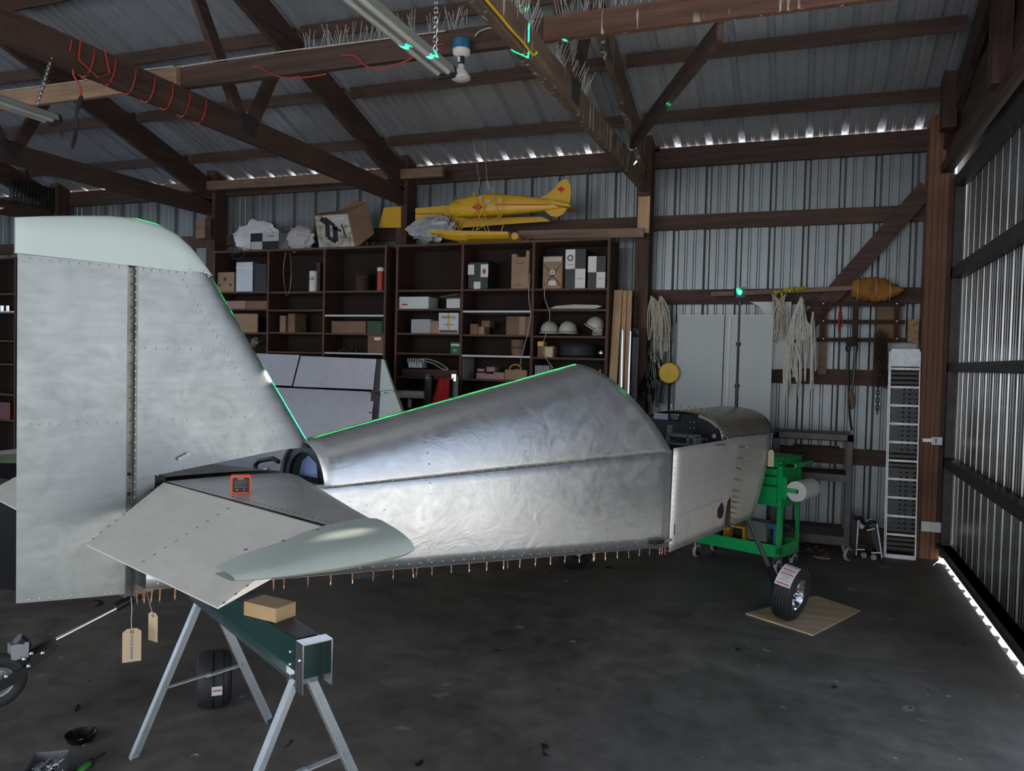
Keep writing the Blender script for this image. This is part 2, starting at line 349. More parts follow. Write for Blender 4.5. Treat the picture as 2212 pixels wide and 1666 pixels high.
while yy > DY0:
    if first is None:
        first = ds.build('door_sheet', TIND, door, local=True, pivot=(0, 0, 0)); o = first
    else: o = bpy.data.objects.new('door_sheet', first.data); C.objects.link(o); o.parent = door
    o.location = (1.215-1.2, yy-5.5, .095); o.rotation_euler = (0, 0, -PI/2); yy -= 3*PITCH*.72; o.scale = (.72, 1, 1)
for z0, z1 in ((2.375, 2.47), (1.60, 1.675), (.80, .885)):
    MB().box((1.135, DY0, z0), (1.205, DY1+.03, z1)).build('door_rail', DSTEEL, door)
mb = MB(); mb.box((1.130, DY0, .075), (1.21, DY1, .15)); mb.box((1.10, DY0, .135), (1.21, DY1, .15)); mb.build('bottom_rail', DSTEEL, door)
MB().box((1.13, DY0, 3.13), (1.205, DY1, 3.215)).build('top_rail', DSTEEL, door)
MB().box((1.135, DY1-.06, .04), (1.205, DY1+.02, 3.2)).build('stile', DSTEEL, door)
MB().box((1.135, DY0, .04), (1.195, DY0+.06, 3.2)).build('stile', DSTEEL, door)
MB().box((1.105, 7.37, .10), (1.20, 7.40, 3.25)).build('added_sun_stop', W_Z, door)  # strip added to close the gap where sun leaked past the door
mb = MB(); mb.box((.99, 7.345, .245), (1.135, 7.352, .33))
for q in ((1.0, .27), (1.02, .31), (1.06, .29), (1.10, .27), (1.12, .31)): mb.dome((q[0], 7.345, q[1]), (0, -1, 0), .006)
mb.build('hinge_strap', STEEL, door)
mb = MB(); mb.box((1.04, 7.34, .985), (1.12, 7.352, 1.05)); mb.beam((.97, 7.33, 1.02), (1.06, 7.325, 1.025), .012, .03); mb.tube([(1.06, 7.31, 1.0), (1.06, 7.31, 1.04)], .012); mb.build('latch', STEEL, door)
# front and left walls (behind the camera): openings carry the daylight
wf = empty('wall_front', (-6, YF, 0), kind='structure')
for a, b, z0, z1 in ((XL, -8.2, 0, 3.7), (.6, XR+.05, 0, 3.7), (-8.2, .6, 3.45, 3.7)): MB().box((a, YF-.02, z0), (b, YF, z1)).build('siding_sheet', TINW, wf)
wl = empty('wall_left', (XL, 2, 0), kind='structure')
for a, b, z0, z1 in ((YF, -.4, 0, 3.7), (4.5, YW, 0, 3.7), (-.4, 4.5, 3.2, 3.7)): MB().box((XL-.02, a, z0), (XL, b, z1)).build('siding_sheet', TINW, wl)
MB().prism([(XL, YF, 3.7), (XL, YW, 3.7), (XL, YRIDGE, roofz(YRIDGE))], (-.02, 0, 0)).build('gable_sheet', TINW, wl)
# roof: sheets, purlins
ceiling = empty('ceiling', (-6, YRIDGE, 5), kind='structure')
Lr = math.hypot(YW-.02-YRIDGE, SL*(YW-.02-YRIDGE)); ang = math.atan(SL)
srcs = None; xs = XRIB-.02+PITCH
while xs > XL-.3:
    xs -= 3*PITCH
    if srcs is None:
        srcs = sheet_mesh(Lr, 3, 'y', 1).build('roof_sheet', TINR, ceiling, local=True, pivot=(0, 0, 0)); a = srcs
    else: a = share(srcs, 'roof_sheet', ceiling, (0, 0, 0))
    a.location = V((xs, YRIDGE, roofz(YRIDGE)))-ceiling.location; a.rotation_euler = (-ang, 0, 0)
    b = share(srcs, 'roof_sheet', ceiling, V((xs+3*PITCH, YRIDGE, roofz(YRIDGE)))-ceiling.location, (-ang, 0, PI))
for y in (7.02, 6.28, 5.53, 4.78, 4.05, 3.3, 2.5, 1.75, .9, 0, -1.1, -2.2, -3.3):
    for a, b in ((-1.42, 1.0), (-4.02, -1.50), (-6.58, -4.10), (-9.14, -6.66), (-13.1, -9.2)):
        z = roofz(y)-.012; d = rnd.uniform(-.01, .01)
        MB().beam((a, y+d, z-.055), (b, y-d, z-.055), .042, .105, up=(0, -SL if y > YRIDGE else SL, 1)).build('purlin', W_X, ceiling)
mb = MB(); mb.prism([(XL-.3, YRIDGE-.25, roofz(YRIDGE)-.03), (XL-.3, YRIDGE, roofz(YRIDGE)+.06), (XL-.3, YRIDGE+.25, roofz(YRIDGE)-.03), (XL-.3, YRIDGE, roofz(YRIDGE)+.08)], (XR-XL+.5, 0, 0)); mb.build('ridge_cap', TINR, ceiling)
for sg_ in (1, -1):
    ya, yb = (YW, YRIDGE) if sg_ > 0 else (YF, YRIDGE)
    MB().beam((1.19, ya, roofz(ya)+.01), (1.19, yb, roofz(yb)+.01), .14, .05).build('rake_trim', TINW, ceiling)
# trusses
def truss(X, label, mat, webs=((6.05, 4.95), (3.9, 4.75), (2.6, 3.8))):
    t = thing('roof_truss', label, 'truss', (X, YRIDGE, 3.25)); w_ = .05
    MB().box((X-w_/2, YF+.1, 3.24), (X+w_/2, 7.42, 3.425)).build('bottom_chord', mat, t)
    for sgn in (1, -1):
        y1 = 7.45 if sgn > 0 else YF+.1
        a = V((X, y1, roofz(y1)-.115-.135)); b = V((X, YRIDGE, roofz(YRIDGE)-.115-.135))
        MB().beam(a, b, w_, .255).build('top_chord', mat, t)
    return t
def web(t, X, y0, z0, y1, z1, mat=W_Y): MB().beam((X, y0, z0), (X, y1, z1), .045, .10).build('web', mat, t)
tA = truss(-1.465, 'rafter truss nearest the right wall, its bottom chord streaked with bird droppings', W_DY)
tB = truss(-4.06, 'roof truss with a red cord wound round its bottom chord', W_Y)
tC = truss(-6.62, 'dark roof truss ending just left of the plastic bags, third from the right wall', W_Y)
tD = truss(-9.18, 'dark roof truss farthest left, ending at the grooved metal gusset', W_Y)
for t, X in ((tA, -1.465), (tB, -4.06), (tC, -6.62), (tD, -9.18)):
    web(t, X, 4.93, 3.36, 5.35, roofz(5.35)-.3); web(t, X, 4.85, 3.36, 4.05, roofz(4.05)-.3); web(t, X, 2.6, 3.36, 3.4, roofz(3.4)-.3); web(t, X, 2.5, 3.36, YRIDGE, roofz(YRIDGE)-.4)
    for y in (4.89, 2.55): MB().box((X+.024, y-.09, 3.29), (X+.03, y+.09, 3.44)).build('gusset', DSTEEL, t)
    MB().box((X-.03, 7.10, 3.27), (X-.024, 7.44, 3.70)).build('gusset', DSTEEL, t)
mb = MB()
for i in range(24): mb.box((-9.14, 6.75+i*.024, 3.40), (-9.13+.01*(i % 2), 6.76+i*.024, 3.70))
mb.build('grooved_gusset', DSTEEL, tD)
MB().beam((-1.37, 6.35, 3.43), (-.47, 4.31, 3.40), .04, .11).build('knee_brace', W_Y, tA)
# long beam lying across the bottom chords
lb = thing('ceiling_beam', 'long timber beam lying across the truss bottom chords, stained with droppings', 'beam', (-2, 4.3, 3.43))
MB().box((-1.45, 4.24, 3.432), (1.1, 4.285, 3.57)).build('board', W_DRIP, lb); MB().box((-4.3, 4.24, 3.432), (-1.454, 4.285, 3.57)).build('board', W_X, lb)
MB().box((-8.2, 4.20, 3.432), (-4.08, 4.238, 3.56)).build('board', wood('pale_beam_wood', (.24, .15, .10), (.46, .31, .21), 'x'), lb)
# sagging soffit board at the eave, and ledger boards
tag(MB().beam(yP(360, 408, 7.3), yP(958, 372, 7.3), .06, .10).build('eave_plank', W_LX), 'pale grey weathered plank lying along the eave above the cardboard boxes', 'plank')
tag(MB().beam(yP(1120, 508, 7.22), yP(1391, 503, 7.22), .03, .085).build('ledger_board', W_LX), 'long board fixed behind the yellow model floatplane at the top of the bookcase', 'board')
tag(MB().box((-1.50, 7.28, 2.84), (-1.39, 7.32, 3.18)).build('post_block', W_LT), 'short light wood block nailed to the post right of the model floatplane', 'block')
tag(MB().box((-6.68, 7.2, 2.95), (-6.55, 7.3, 3.19)).build('post_block', W_LX), 'light wood block on the post above the left bookcase', 'block')
mb = MB(); a, b = yP(1536, 636, 7.44), yP(1850, 622, 7.44); mb.beam(a, b, .02, .04); tag(mb.build('wooden_stick', W_LX), 'long thin wooden stick lying across the wall girt behind the green laser', 'stick')
# ================================================================== AIRPLANE (local x forward, y left, z up)
AW, AANG = V((-.82, 5.48)), R(22.3)
an = V((math.sin(AANG), math.cos(AANG), 0)); al = V((math.cos(AANG), -math.sin(AANG), 0))
AO = V((AW.x, AW.y, 0))
def A(s, o, z): return V((s, -o, z))                        # station, offset to the right, height -> local
def AWd(s, o, z): return AO+an*s+al*o+V((0, 0, z))
def aloc(P): d = P-AO; return V((d.dot(an), -d.dot(al), P.z))
def oP(x, y, off=0): return aloc(hit(x, y, al, al.dot(AO)+off))
def sPl(x, y, s): return aloc(hit(x, y, an, an.dot(AO)+s))
def aZ(x, y, z): return aloc(zP(x, y, z))
plane = thing('airplane', 'unpainted aluminium airplane fuselage with tail, standing on the concrete floor', 'airplane', AO, R(90)-AANG)
def rivets(pts, nrm, r, parent, mat=RIVET, name='rivets'):
    mb = MB()
    for p in pts: mb.dome(p, nrm(p) if callable(nrm) else nrm, r, .5)
    return mb.build(name, mat, parent, local=True, kind='stuff')
def line(a, b, n): a, b = V(a), V(b); return [a.lerp(b, i/(n-1)) for i in range(n)]
LZ = 1.08
def so_(s): return .375+(s+.66)*.087                         # half width of the rear fuselage
def sbot(s): return .493-.0945*(s+.63)
def top_h(s): return 1.251+(s+2.96)*.1885
# rear side panels (right and left), bottom, rear top skin
for sg, nm in ((1, 'side_skin'), (-1, 'side_skin')):
    mb = MB()
    def f(u, v, sg=sg):
        s = -3.66+u*3.0; z = sbot(s)+(LZ+.006-sbot(s))*v; bow = .006*math.sin(PI*v)*math.sin(PI*u)
        return A(s, sg*(so_(s)+bow), z)
    mb.grid(f, 24, 8); mb.build(nm, ALU, plane, local=True, solid=.0016)
mb = MB(); mb.grid(lambda u, v: A(-3.66+u*3.0, (v*2-1)*so_(-3.66+u*3.0), sbot(-3.66+u*3.0)), 8, 2, False); mb.build('bottom_skin', ALU, plane, local=True, solid=.0016)
def deck(u, v, out=.0025):
    a = (v*2-1)*PI/2; c = math.cos(a); sn = math.sin(a)
    s1 = -.66-(top_h(-1.0)-LZ)*c*.96*.934; s0 = -2.985
    s = s0+(s1-s0)*u; h = top_h(s)-LZ
    return A(s, (so_(s)+out)*sn*(1-.03*abs(math.sin(2*a))), LZ-.012+(h+.012)*c)
MB().grid(deck, 30, 40).build('turtle_deck', ALU, plane, local=True, solid=.0016)
# former at the open rear end of the turtle deck
mb = MB(); n = 20
for i in range(n):
    a0, a1 = (i/n*2-1)*PI/2, ((i+1)/n*2-1)*PI/2
    o_ = lambda a, k: A(-2.97, so_(-2.97)*math.sin(a)*k, LZ+(top_h(-2.97)-LZ)*math.cos(a)*k)
    mb.prism([o_(a0, .97), o_(a1, .97), o_(a1, .70), o_(a0, .70)], (.02, 0, 0))
mb.build('former', DARK, plane, local=True)
mb = MB(); mb.prism([A(-2.93, -.10, 1.09), A(-2.93, .04, 1.09), A(-2.93, .03, 1.15), A(-2.93, -.03, 1.18), A(-2.93, -.08, 1.15)], (.004, 0, 0)); mb.build('bulkhead', BFILM, plane, local=True)
mb = MB(); mb.grid(lambda u, v: A(-3.64+u*.66, (v*2-1)*so_(-3.64+u*.66)*.98, LZ), 2, 2, False); mb.build('tail_deck', ALU2, plane, local=True, solid=.002)
# rivet rows on the right side
sd = lambda p: V((-.087, -1, 0)).normalized()
pts = []
for s in (-2.46, -1.87, -1.24): pts += [A(s, so_(s)+.004, z) for z in [sbot(s)+.03+i*.05 for i in range(12)] if z < LZ-.02]
pts += [A(s, so_(s)+.002, sbot(s)+.018) for s in [-3.62+i*.062 for i in range(48)]]
pts += [A(s, so_(s)+.004, LZ-.004) for s in [-2.95+i*.072 for i in range(32)]]
pts += [A(-.72, so_(-.72)+.003, z) for z in [.52+i*.05 for i in range(11)]]+[A(-.78, so_(-.78)+.003, .88+i*.014) for i in range(9)]
rivets(pts, sd, .0042, plane)
pts = []
for s in (-2.46, -1.87, -1.24):
    for i in range(1, 9):
        a = R(90-i*11); h = top_h(s)-LZ; pts.append((A(s, (so_(s)+.003)*math.sin(a)*(1-.03*abs(math.sin(2*a))), LZ+(h+.002)*math.cos(a)), A(0, math.sin(a)*1.0, math.cos(a))))
mb = MB()
for p, nn in pts: mb.dome(p, nn, .0042, .5)
mb.build('rivets', RIVET, plane, local=True, kind='stuff')
# cockpit / front section
FR = dict(rt=(-.655, .383, 1.098), ft=(.85, .33, 1.112), fb=(.75, .248, .475), rb=(-.665, .377, .462))
for sg in (1, -1):
    mb = MB()
    def f(u, v, sg=sg):
        p = V(FR['rb']).lerp(V(FR['fb']), u).lerp(V(FR['rt']).lerp(V(FR['ft']), u), v); bow = .012*math.sin(PI*v)*u
        return A(p.x, sg*(p.y+bow), p.z)
    mb.grid(f, 14, 12); mb.build('cockpit_side_skin', ALU4 if sg > 0 else ALU, plane, local=True, solid=.0016)
mb = MB(); mb.grid(lambda u, v: A(-.665+u*1.415, (v*2-1)*(.377-.129*u), .468+.007*u), 4, 2, False); mb.build('belly_skin', ALU, plane, local=True, solid=.002)
mb = MB(); mb.add([A(.75, .248, .475), A(.75, -.248, .475), A(.85, -.33, 1.112), A(.85, .33, 1.112)], [(0, 1, 2, 3)]); mb.build('firewall', STEEL, plane, local=True, solid=.003)
def cowl(u, v):
    a = (v*2-1)*PI/2; s = .04+u*.81; w0 = .335-.006*u; h = .175+.012*u
    sx_ = math.copysign(abs(math.sin(a))**.82, math.sin(a))
    return A(s, w0*sx_, 1.103+h*math.cos(a)**.9 if abs(abs(a)-PI/2) > 1e-6 else 1.103)
MB().grid(cowl, 10, 36).build('cowl_skin', alu('cowl_skin_metal', (.42, .38, .35), .22, .34), plane, local=True, solid=.0016)
# instrument panel (black), plate, label, vent holes
mb = MB(); poly = [cowl(0, v/24) for v in range(25)]; poly = [V((.03, p.y*.985, 1.09+(p.z-1.103)*.97)) for p in poly]+[A(.03, .33, 1.0), A(.03, -.33, 1.0)]
mb.prism(poly, (.004, 0, 0)); pan = mb.build('instrument_panel', DARK, plane, local=True)
pl = empty('panel_parts', parent=None) if 0 else None
FX = .027
mb = MB(); a = sPl(1412, 885, .027); b = sPl(1443, 908, .027); mb.box((FX-.002, b.y, b.z), (FX, a.y, a.z)); mb.build('cutout', ALUD, pan)if 0 else None
def on_panel(x, y): p = sPl(x, y, FX); return p
def panel_quad(name, x0, y0, x1, y1, m, t=.002):
    a, b = on_panel(x0, y0), on_panel(x1, y1); mb = MB(); mb.box((FX-t, min(a.y, b.y), min(a.z, b.z)), (FX, max(a.y, b.y), max(a.z, b.z))); return mb.build(name, m, plane, local=True)
panel_quad('radio_cutout', 1413, 892, 1443, 907, ALUD)
mb = MB(); c = on_panel(1458, 901); t = at(FX-.0015, c.y, c.z) @ M(((0, 0, -1), (-1, 0, 0), (0, 1, 0))).transposed().to_4x4()
panel_quad('data_plate', 1447, 893, 1469, 910, SCREEN)
def panel_text(body, x, y, size):
    c = on_panel(x, y); mt = M(((0, -1, 0), (0, 0, 1), (-1, 0, 0))).transposed().to_4x4(); mt.translation = V((FX-.003, c.y, c.z)); mb.text(body, size, mt)
panel_text('CAUTION', 1458, 896.5, .016); panel_text('THIS AIRCRAFT IS', 1458, 901, .008); panel_text('AMATEUR-BUILT', 1458, 905, .008)
mb.build('plate_lettering', PAPER, plane, local=True)
mb = MB()
for x_, y_ in ((1491, 912), (1500, 913), (1491, 924), (1500, 925), (1519, 947), (1525, 948), (1520, 950), (1527, 951)): mb.dome(on_panel(x_, y_), (-1, 0, 0), .004)
mb.build('panel_screws', PAPER, plane, local=True, kind='stuff')
mb = MB(); mb.dome(on_panel(1542, 943), (-1, 0, 0), .016, .1, 16); mb.build('vent_hole', ALUD, plane, local=True)
# rivets and hole on the front right side
def fs(s, v, out=.003):                                     # right skin point: station, v 0..1 up
    u = (s+.66)/1.46; p = V(FR['rb']).lerp(V(FR['fb']), u).lerp(V(FR['rt']).lerp(V(FR['ft']), u), v); return A(p.x, p.y+.012*math.sin(PI*v)*u+out, p.z)
pts = [fs(-.64, i/16) for i in range(17)]+[fs(-.62+i*.045, .035) for i in range(32)]+[fs(-.6+i*.024, .33+i*.0012, .003) for i in range(30)]
pts += [fs(-.42, .03+i*.03) for i in range(10)]+[fs(-.08+i*.011, .33-i*.03) for i in range(10)]+[fs(.15, .04+i*.028) for i in range(12)]
pts += [fs(.78, .08+i*.05) for i in range(18)]
rivets(pts, V((0, -1, 0)), .0032, plane, SPAR, 'skin_holes')
mb = MB(); c = fs(.08, .24, .0045); ring = [c+V((math.cos(k/20*2*PI)*.044, 0, math.sin(k/20*2*PI)*.058)) for k in range(20)]; mb.prism(ring, (0, -.001, 0)); mb.build('gear_hole', plain('hole_dark', (.03, .02, .018), .9), plane, local=True)
mb = MB(); c = fs(.215, .22, .003); mb.box((c.x-.024, c.y-.006, .478), (c.x+.024, c.y, .712)); ab = mb.build('angle_bracket', DARK, plane, local=True)
rivets([V((c.x+dx, c.y-.0065, .50+k*.03+dz)) for dx, dz in ((-.010, 0), (.010, .012)) for k in range(7)], V((0, -1, 0)), .003, plane, RIVET, 'bracket_rivets')
mb = MB(); c = fs(-.6, .12, .004); mb.box((c.x-.004, c.y-.001, .56), (c.x+.004, c.y, .63)); mb.build('slot', DARK, plane, local=True)
# clecos: temporary copper fasteners
mb = MB(); mb.tube([(0, 0, 0), (0, 0, .006), (0, 0, .034)], [.0035, .0042, .0042], 8); mb.k = 1; mb.tube([(0, 0, .033), (0, 0, .037), (0, 0, .052)], [.002, .0028, .0022], 6)
cl0 = mb.build('cleco', [COPPER, CHROME], plane, local=True, pivot=(0, 0, 0)); used = [0]
mb = MB(); mb.k = 0; mb.tube([(0, 0, 0), (0, 0, .006), (0, 0, .034)], [.0035, .0042, .0042], 8); mb.k = 1; mb.tube([(0, 0, .033), (0, 0, .037), (0, 0, .052)], [.002, .0028, .0022], 6)
cl1 = mb.build('cleco', [SPAR, CHROME], plane, local=True, pivot=(0, 0, 0)); used1 = [0]
def cleco(p, d, silver=False, sc=1):
    src, fl = (cl1, used1) if silver else (cl0, used)
    o = src if not fl[0] else share(src, 'cleco', plane, (0, 0, 0)); fl[0] = 1
    o.location = p; o.rotation_euler = V(d).to_track_quat('Z', 'Y').to_euler(); o.scale = (sc,)*3
# along the bottom edge: x positions read from the photograph, on the side plane
for cx_ in (210, 260, 372, 482, 585, 686, 780, 874, 895, 966, 1058, 1143, 1229, 1310, 1327, 1387, 1463, 1533, 1604, 1670, 1738, 1745, 1795, 1852, 1905, 1958, 2008, 2055, 2065, 2080):
    x_ = 500+.452*cx_; y_ = 1252-(x_-610)*.0845
    n_ = (al-an*.087); P = AWd(-.66, .375, 0); q = aloc(hit(x_, y_, n_, n_.dot(P))); cleco(V((q.x, q.y+.012, sbot(q.x)+.001)), (rnd.uniform(-.06, .06), rnd.uniform(-.06, .06), -1), False, .95)
for x_ in (297, 311, 315, 332, 349, 382): q = oP(x_, 1283, .11); cleco(V((q.x, q.y+.01, sbot(q.x))), (rnd.uniform(-.1, .1), 0, -1))
cleco(A(-.30, .35, .463), (0, 0, -1))
for i in range(6): cleco(fs(.235, .95-.12*i-.04), (.35, -1, -.12), False, 1.25)
for i in range(6): cleco(fs(.25, .36-.06*i), (.35, -1, -.08), False, 1.1)
for i in range(3): cleco(fs(.14+.05*i, .035), (.1, -1, -.05), False, 1.2)
for i in range(26):
    u = i/25; s = .06+.78*u; p = V((s, -.334+.004*u, 1.104)); cleco(p, (-.3+.6*rnd.random()*.3, -1, .15+.15*rnd.random()), True, .95)
for i in range(4): cleco(A(-.1+.035*i, .355, 1.088), (-.2, -1, -.35), True)
for i in range(13):
    v_ = .46+.043*i; v_ = min(v_, .985); a = (v_*2-1)*PI/2; p = cowl(.012, v_); cleco(p, (-.05, -math.sin(a)*.9, math.cos(a)), False, .9)
for i in range(6): v_ = .60+.06*i; p = cowl(0, v_); cleco(V((.028, p.y*.93, 1.09+(p.z-1.103)*.9)), (-1, -.1, 0), False, .6)
# canopy rail lever box (grey) on the cockpit edge
rl = MB(); a = sPl(1475, 950, -.12); mb = MB(); mb.box((a.x-.02, a.y-.11, 1.06), (a.x+.06, a.y+.12, 1.075)); mb.box((a.x-.02, a.y-.11, 1.115), (a.x+.06, a.y+.12, 1.13)); mb.box((a.x-.02, a.y-.11, 1.06), (a.x+.06, a.y-.085, 1.13)); mb.box((a.x-.02, a.y+.10, 1.06), (a.x+.06, a.y+.12, 1.13)); mb.box((a.x-.02, a.y-.055, 1.06), (a.x+.06, a.y-.04, 1.13))
for i in range(12): mb.box((a.x-.02, a.y-.10+i*.018, 1.13), (a.x+.06, a.y-.092+i*.018, 1.137))
mb.build('slider_block', GREY, plane, local=True)
mb = MB(); mb.box((a.x+.0, a.y+.10, 1.05), (a.x+.03, a.y+.125, 1.19)); mb.build('slider_post', GREY, plane, local=True)
# pitot / step stub on the side
mb = MB(); c = A(-.86, so_(-.86)+.004, .552); mb.tube([c, c+V((.02, -.03, 0)), c+V((.09, -.045, 0))], [.010, .012, .011], 10); mb.build('step_sleeve', DARK, plane, local=True)
mb = MB(); mb.tube([c+V((.08, -.045, 0)), c+V((.16, -.05, 0))], .010, 10); mb.build('step_tube', STEEL, plane, local=True)
# ---- fin and rudder
def foil(s0, s1, o0, z, th, n=10, te=0.0):
    """closed section from leading edge s1 back to s0 (flat cut), half thickness th"""
    up = []
    for i in range(n+1):
        t = i/n; c = t*t*(3-2*t) if 0 else t**1.7
        x = s1+(s0-s1)*c; y = th*min(1, math.sqrt(max(0, 1-(1-min(1, c/.38))**2)))
        y = y*(1-.12*c)+te*0; up.append((x, y))
    return up
def fin_le(z): return -2.961+(z-1.251)*(-.425/.644)
mb = MB()
def fin(u, v):
    z = 1.175+(1.903-1.175)*u
    zz = z
    le = fin_le(z); up = foil(-3.665, le, 0, z, .040, 14)
    k = v*28; i = int(round(k)); x, y = up[14-i] if i <= 14 else up[i-14]
    if i > 14: y = -y
    zb = 1.16+.074*max(0, min(1, (x+3.62)/.62))-.018*max(0, (x+3.1)/.14) if u == 0 else z
    if u == 0: return A(x, -y if 0 else -y, zb)
    return A(x, -y, z)
mb.grid(fin, 10, 28); mb.build('fin_skin', ALU2, plane, local=True)
mb = MB(); mb.box((-3.668, -.034, .745), (-3.60, .034, 1.17)); mb.build('fin_post', ALU2, plane, local=True)
mb = MB(); mb.box((-3.672, -.036, .74), (-3.664, .036, 1.905)); mb.box((-3.69, -.020, .74), (-3.666, .020, 1.895)); mb.box((-3.700, -.031, .74), (-3.694, .031, 1.9)); mb.box((-3.705, -.034, .74), (-3.66, -.0335, 1.9)) if 0 else None; mb.build('hinge_channel', SPAR, plane, local=True)
mb = MB()
for z in (.95, 1.02, 1.10, 1.17): mb.tube([A(-3.683, 0, z), A(-3.683, .03, z+.004)], .006, 8)
mb.build('hinge_bolts', RUST, plane, local=True, kind='stuff')
mb = MB()
def rud(u, v):
    z = .755+u*1.15; zb = .755-.0*u
    x = -3.70-.322*(v*2 if v <= .5 else 2-v*2); t = (v*2 if v <= .5 else 2-v*2); y = .036*(1-t)**.8*(1 if v <= .5 else -1)
    zz = z+(.028*t if u == 0 else 0)
    return A(x, y, zz)
mb.grid(rud, 8, 24); mb.build('rudder', ALU2, plane, local=True)
mb = MB(); mb.add([A(-3.70, .036, .757), A(-4.022, 0, .785), A(-3.70, -.036, .757)], [(0, 1, 2)]); mb.build('rudder_bottom_rib', ALU2, plane, local=True, solid=.002)
rt_ = V((0, -1, 0))
def half(s, z):                                            # surface offset of the fin / rudder at the right
    if s < -3.69: t = min(1, (-3.70-s)/.322); return .036*(1-t)**.8
    le = fin_le(z); c = (le-s)/(le+3.665); c = max(0, min(1, c)); return .040*min(1, math.sqrt(max(0, 1-(1-min(1, c/.38))**2)))*(1-.12*c)
def R2(pxs, r=.0040, name='rivets', mat=RIVET):
    pts = []
    for x_, y_ in pxs:
        q = oP(x_, y_, .03); pts.append(A(q.x, half(q.x, q.z)+.001, q.z))
    return rivets(pts, rt_, r, plane, mat, name)
def pxl(a, b, n): return [(a[0]+(b[0]-a[0])*i/(n-1), a[1]+(b[1]-a[1])*i/(n-1)) for i in range(n)]
R2(pxl((72, 559), (258, 577), 10)+pxl((71, 918), (254, 913), 10)+pxl((68, 1300), (180, 1285), 6)+pxl((215, 1286), (255, 1279), 4)+pxl((292, 580), (452, 597), 10)+pxl((292, 580), (290, 1075), 30)+pxl((395, 605), (598, 945), 26)+pxl((313, 752), (486, 756), 8)+pxl((311, 911), (560, 899), 9)+pxl((310, 1034), (600, 960), 11), .0042)
mb = MB()
for p in line(A(-3.681, .022, .80), A(-3.681, .022, 1.88), 28): mb.dome(p, rt_, .0035)
mb.build('hinge_rivets', SPAR, plane, local=True, kind='stuff')
R2([(144, 551), (214, 559), (278, 567), (311, 573), (369, 579), (408, 584), (443, 588)], .0062, 'tip_screws'); 
# white fibreglass cap on fin and rudder
CAPT = [(-4.03, 2.019), (-3.95, 2.035), (-3.85, 2.052), (-3.75, 2.067), (-3.66, 2.072), (-3.58, 2.060), (-3.52, 2.036), (-3.47, 1.998), (-3.43, 1.955), (-3.405, 1.925), (-3.384, 1.896)]
def cap(u, v):
    k = u*10; i = min(9, int(k)); f_ = k-i; s = CAPT[i][0]*(1-f_)+CAPT[i+1][0]*f_; zt = CAPT[i][1]*(1-f_)+CAPT[i+1][1]*f_
    zb = 1.906-(s+4.03)*.016; t = min(1, max(0, (s+4.03)/.36)); th = .006+.036*t**.7*min(1, math.sqrt(max(0, (-3.38-s)/.12))) ; th = max(th, .001)
    a = v*PI; y = th*math.cos(a); hh = zt-zb
    kk = abs(math.sin(a))**.45 if 0 < v < 1 else 0
    return A(s, y*(1 if kk < .6 else 1), zb+hh*kk)
MB().grid(cap, 30, 24).build('fin_cap', FIBER, plane, local=True)
mb = MB(); c = oP(397, 988, .045); ss = .012
q = [oP(383, 990, .045), oP(387, 996, .045), oP(411, 983, .045), oP(408, 977, .045)]; mb.prism([V((p.x, -.0475, p.z)) for p in q], (0, -.0004, 0)); mb.build('label_sticker', PAPER, plane, local=True)
mb = MB()
for k in (.35, .6): mb.tube([V((q[0].x, -.0482, q[0].z)).lerp(V((q[3].x, -.0482, q[3].z)), k)*1, V((q[1].x, -.0482, q[1].z)).lerp(V((q[2].x, -.0482, q[2].z)), k)], .0005, 4)
mb.build('sticker_print', SPAR, plane, local=True)
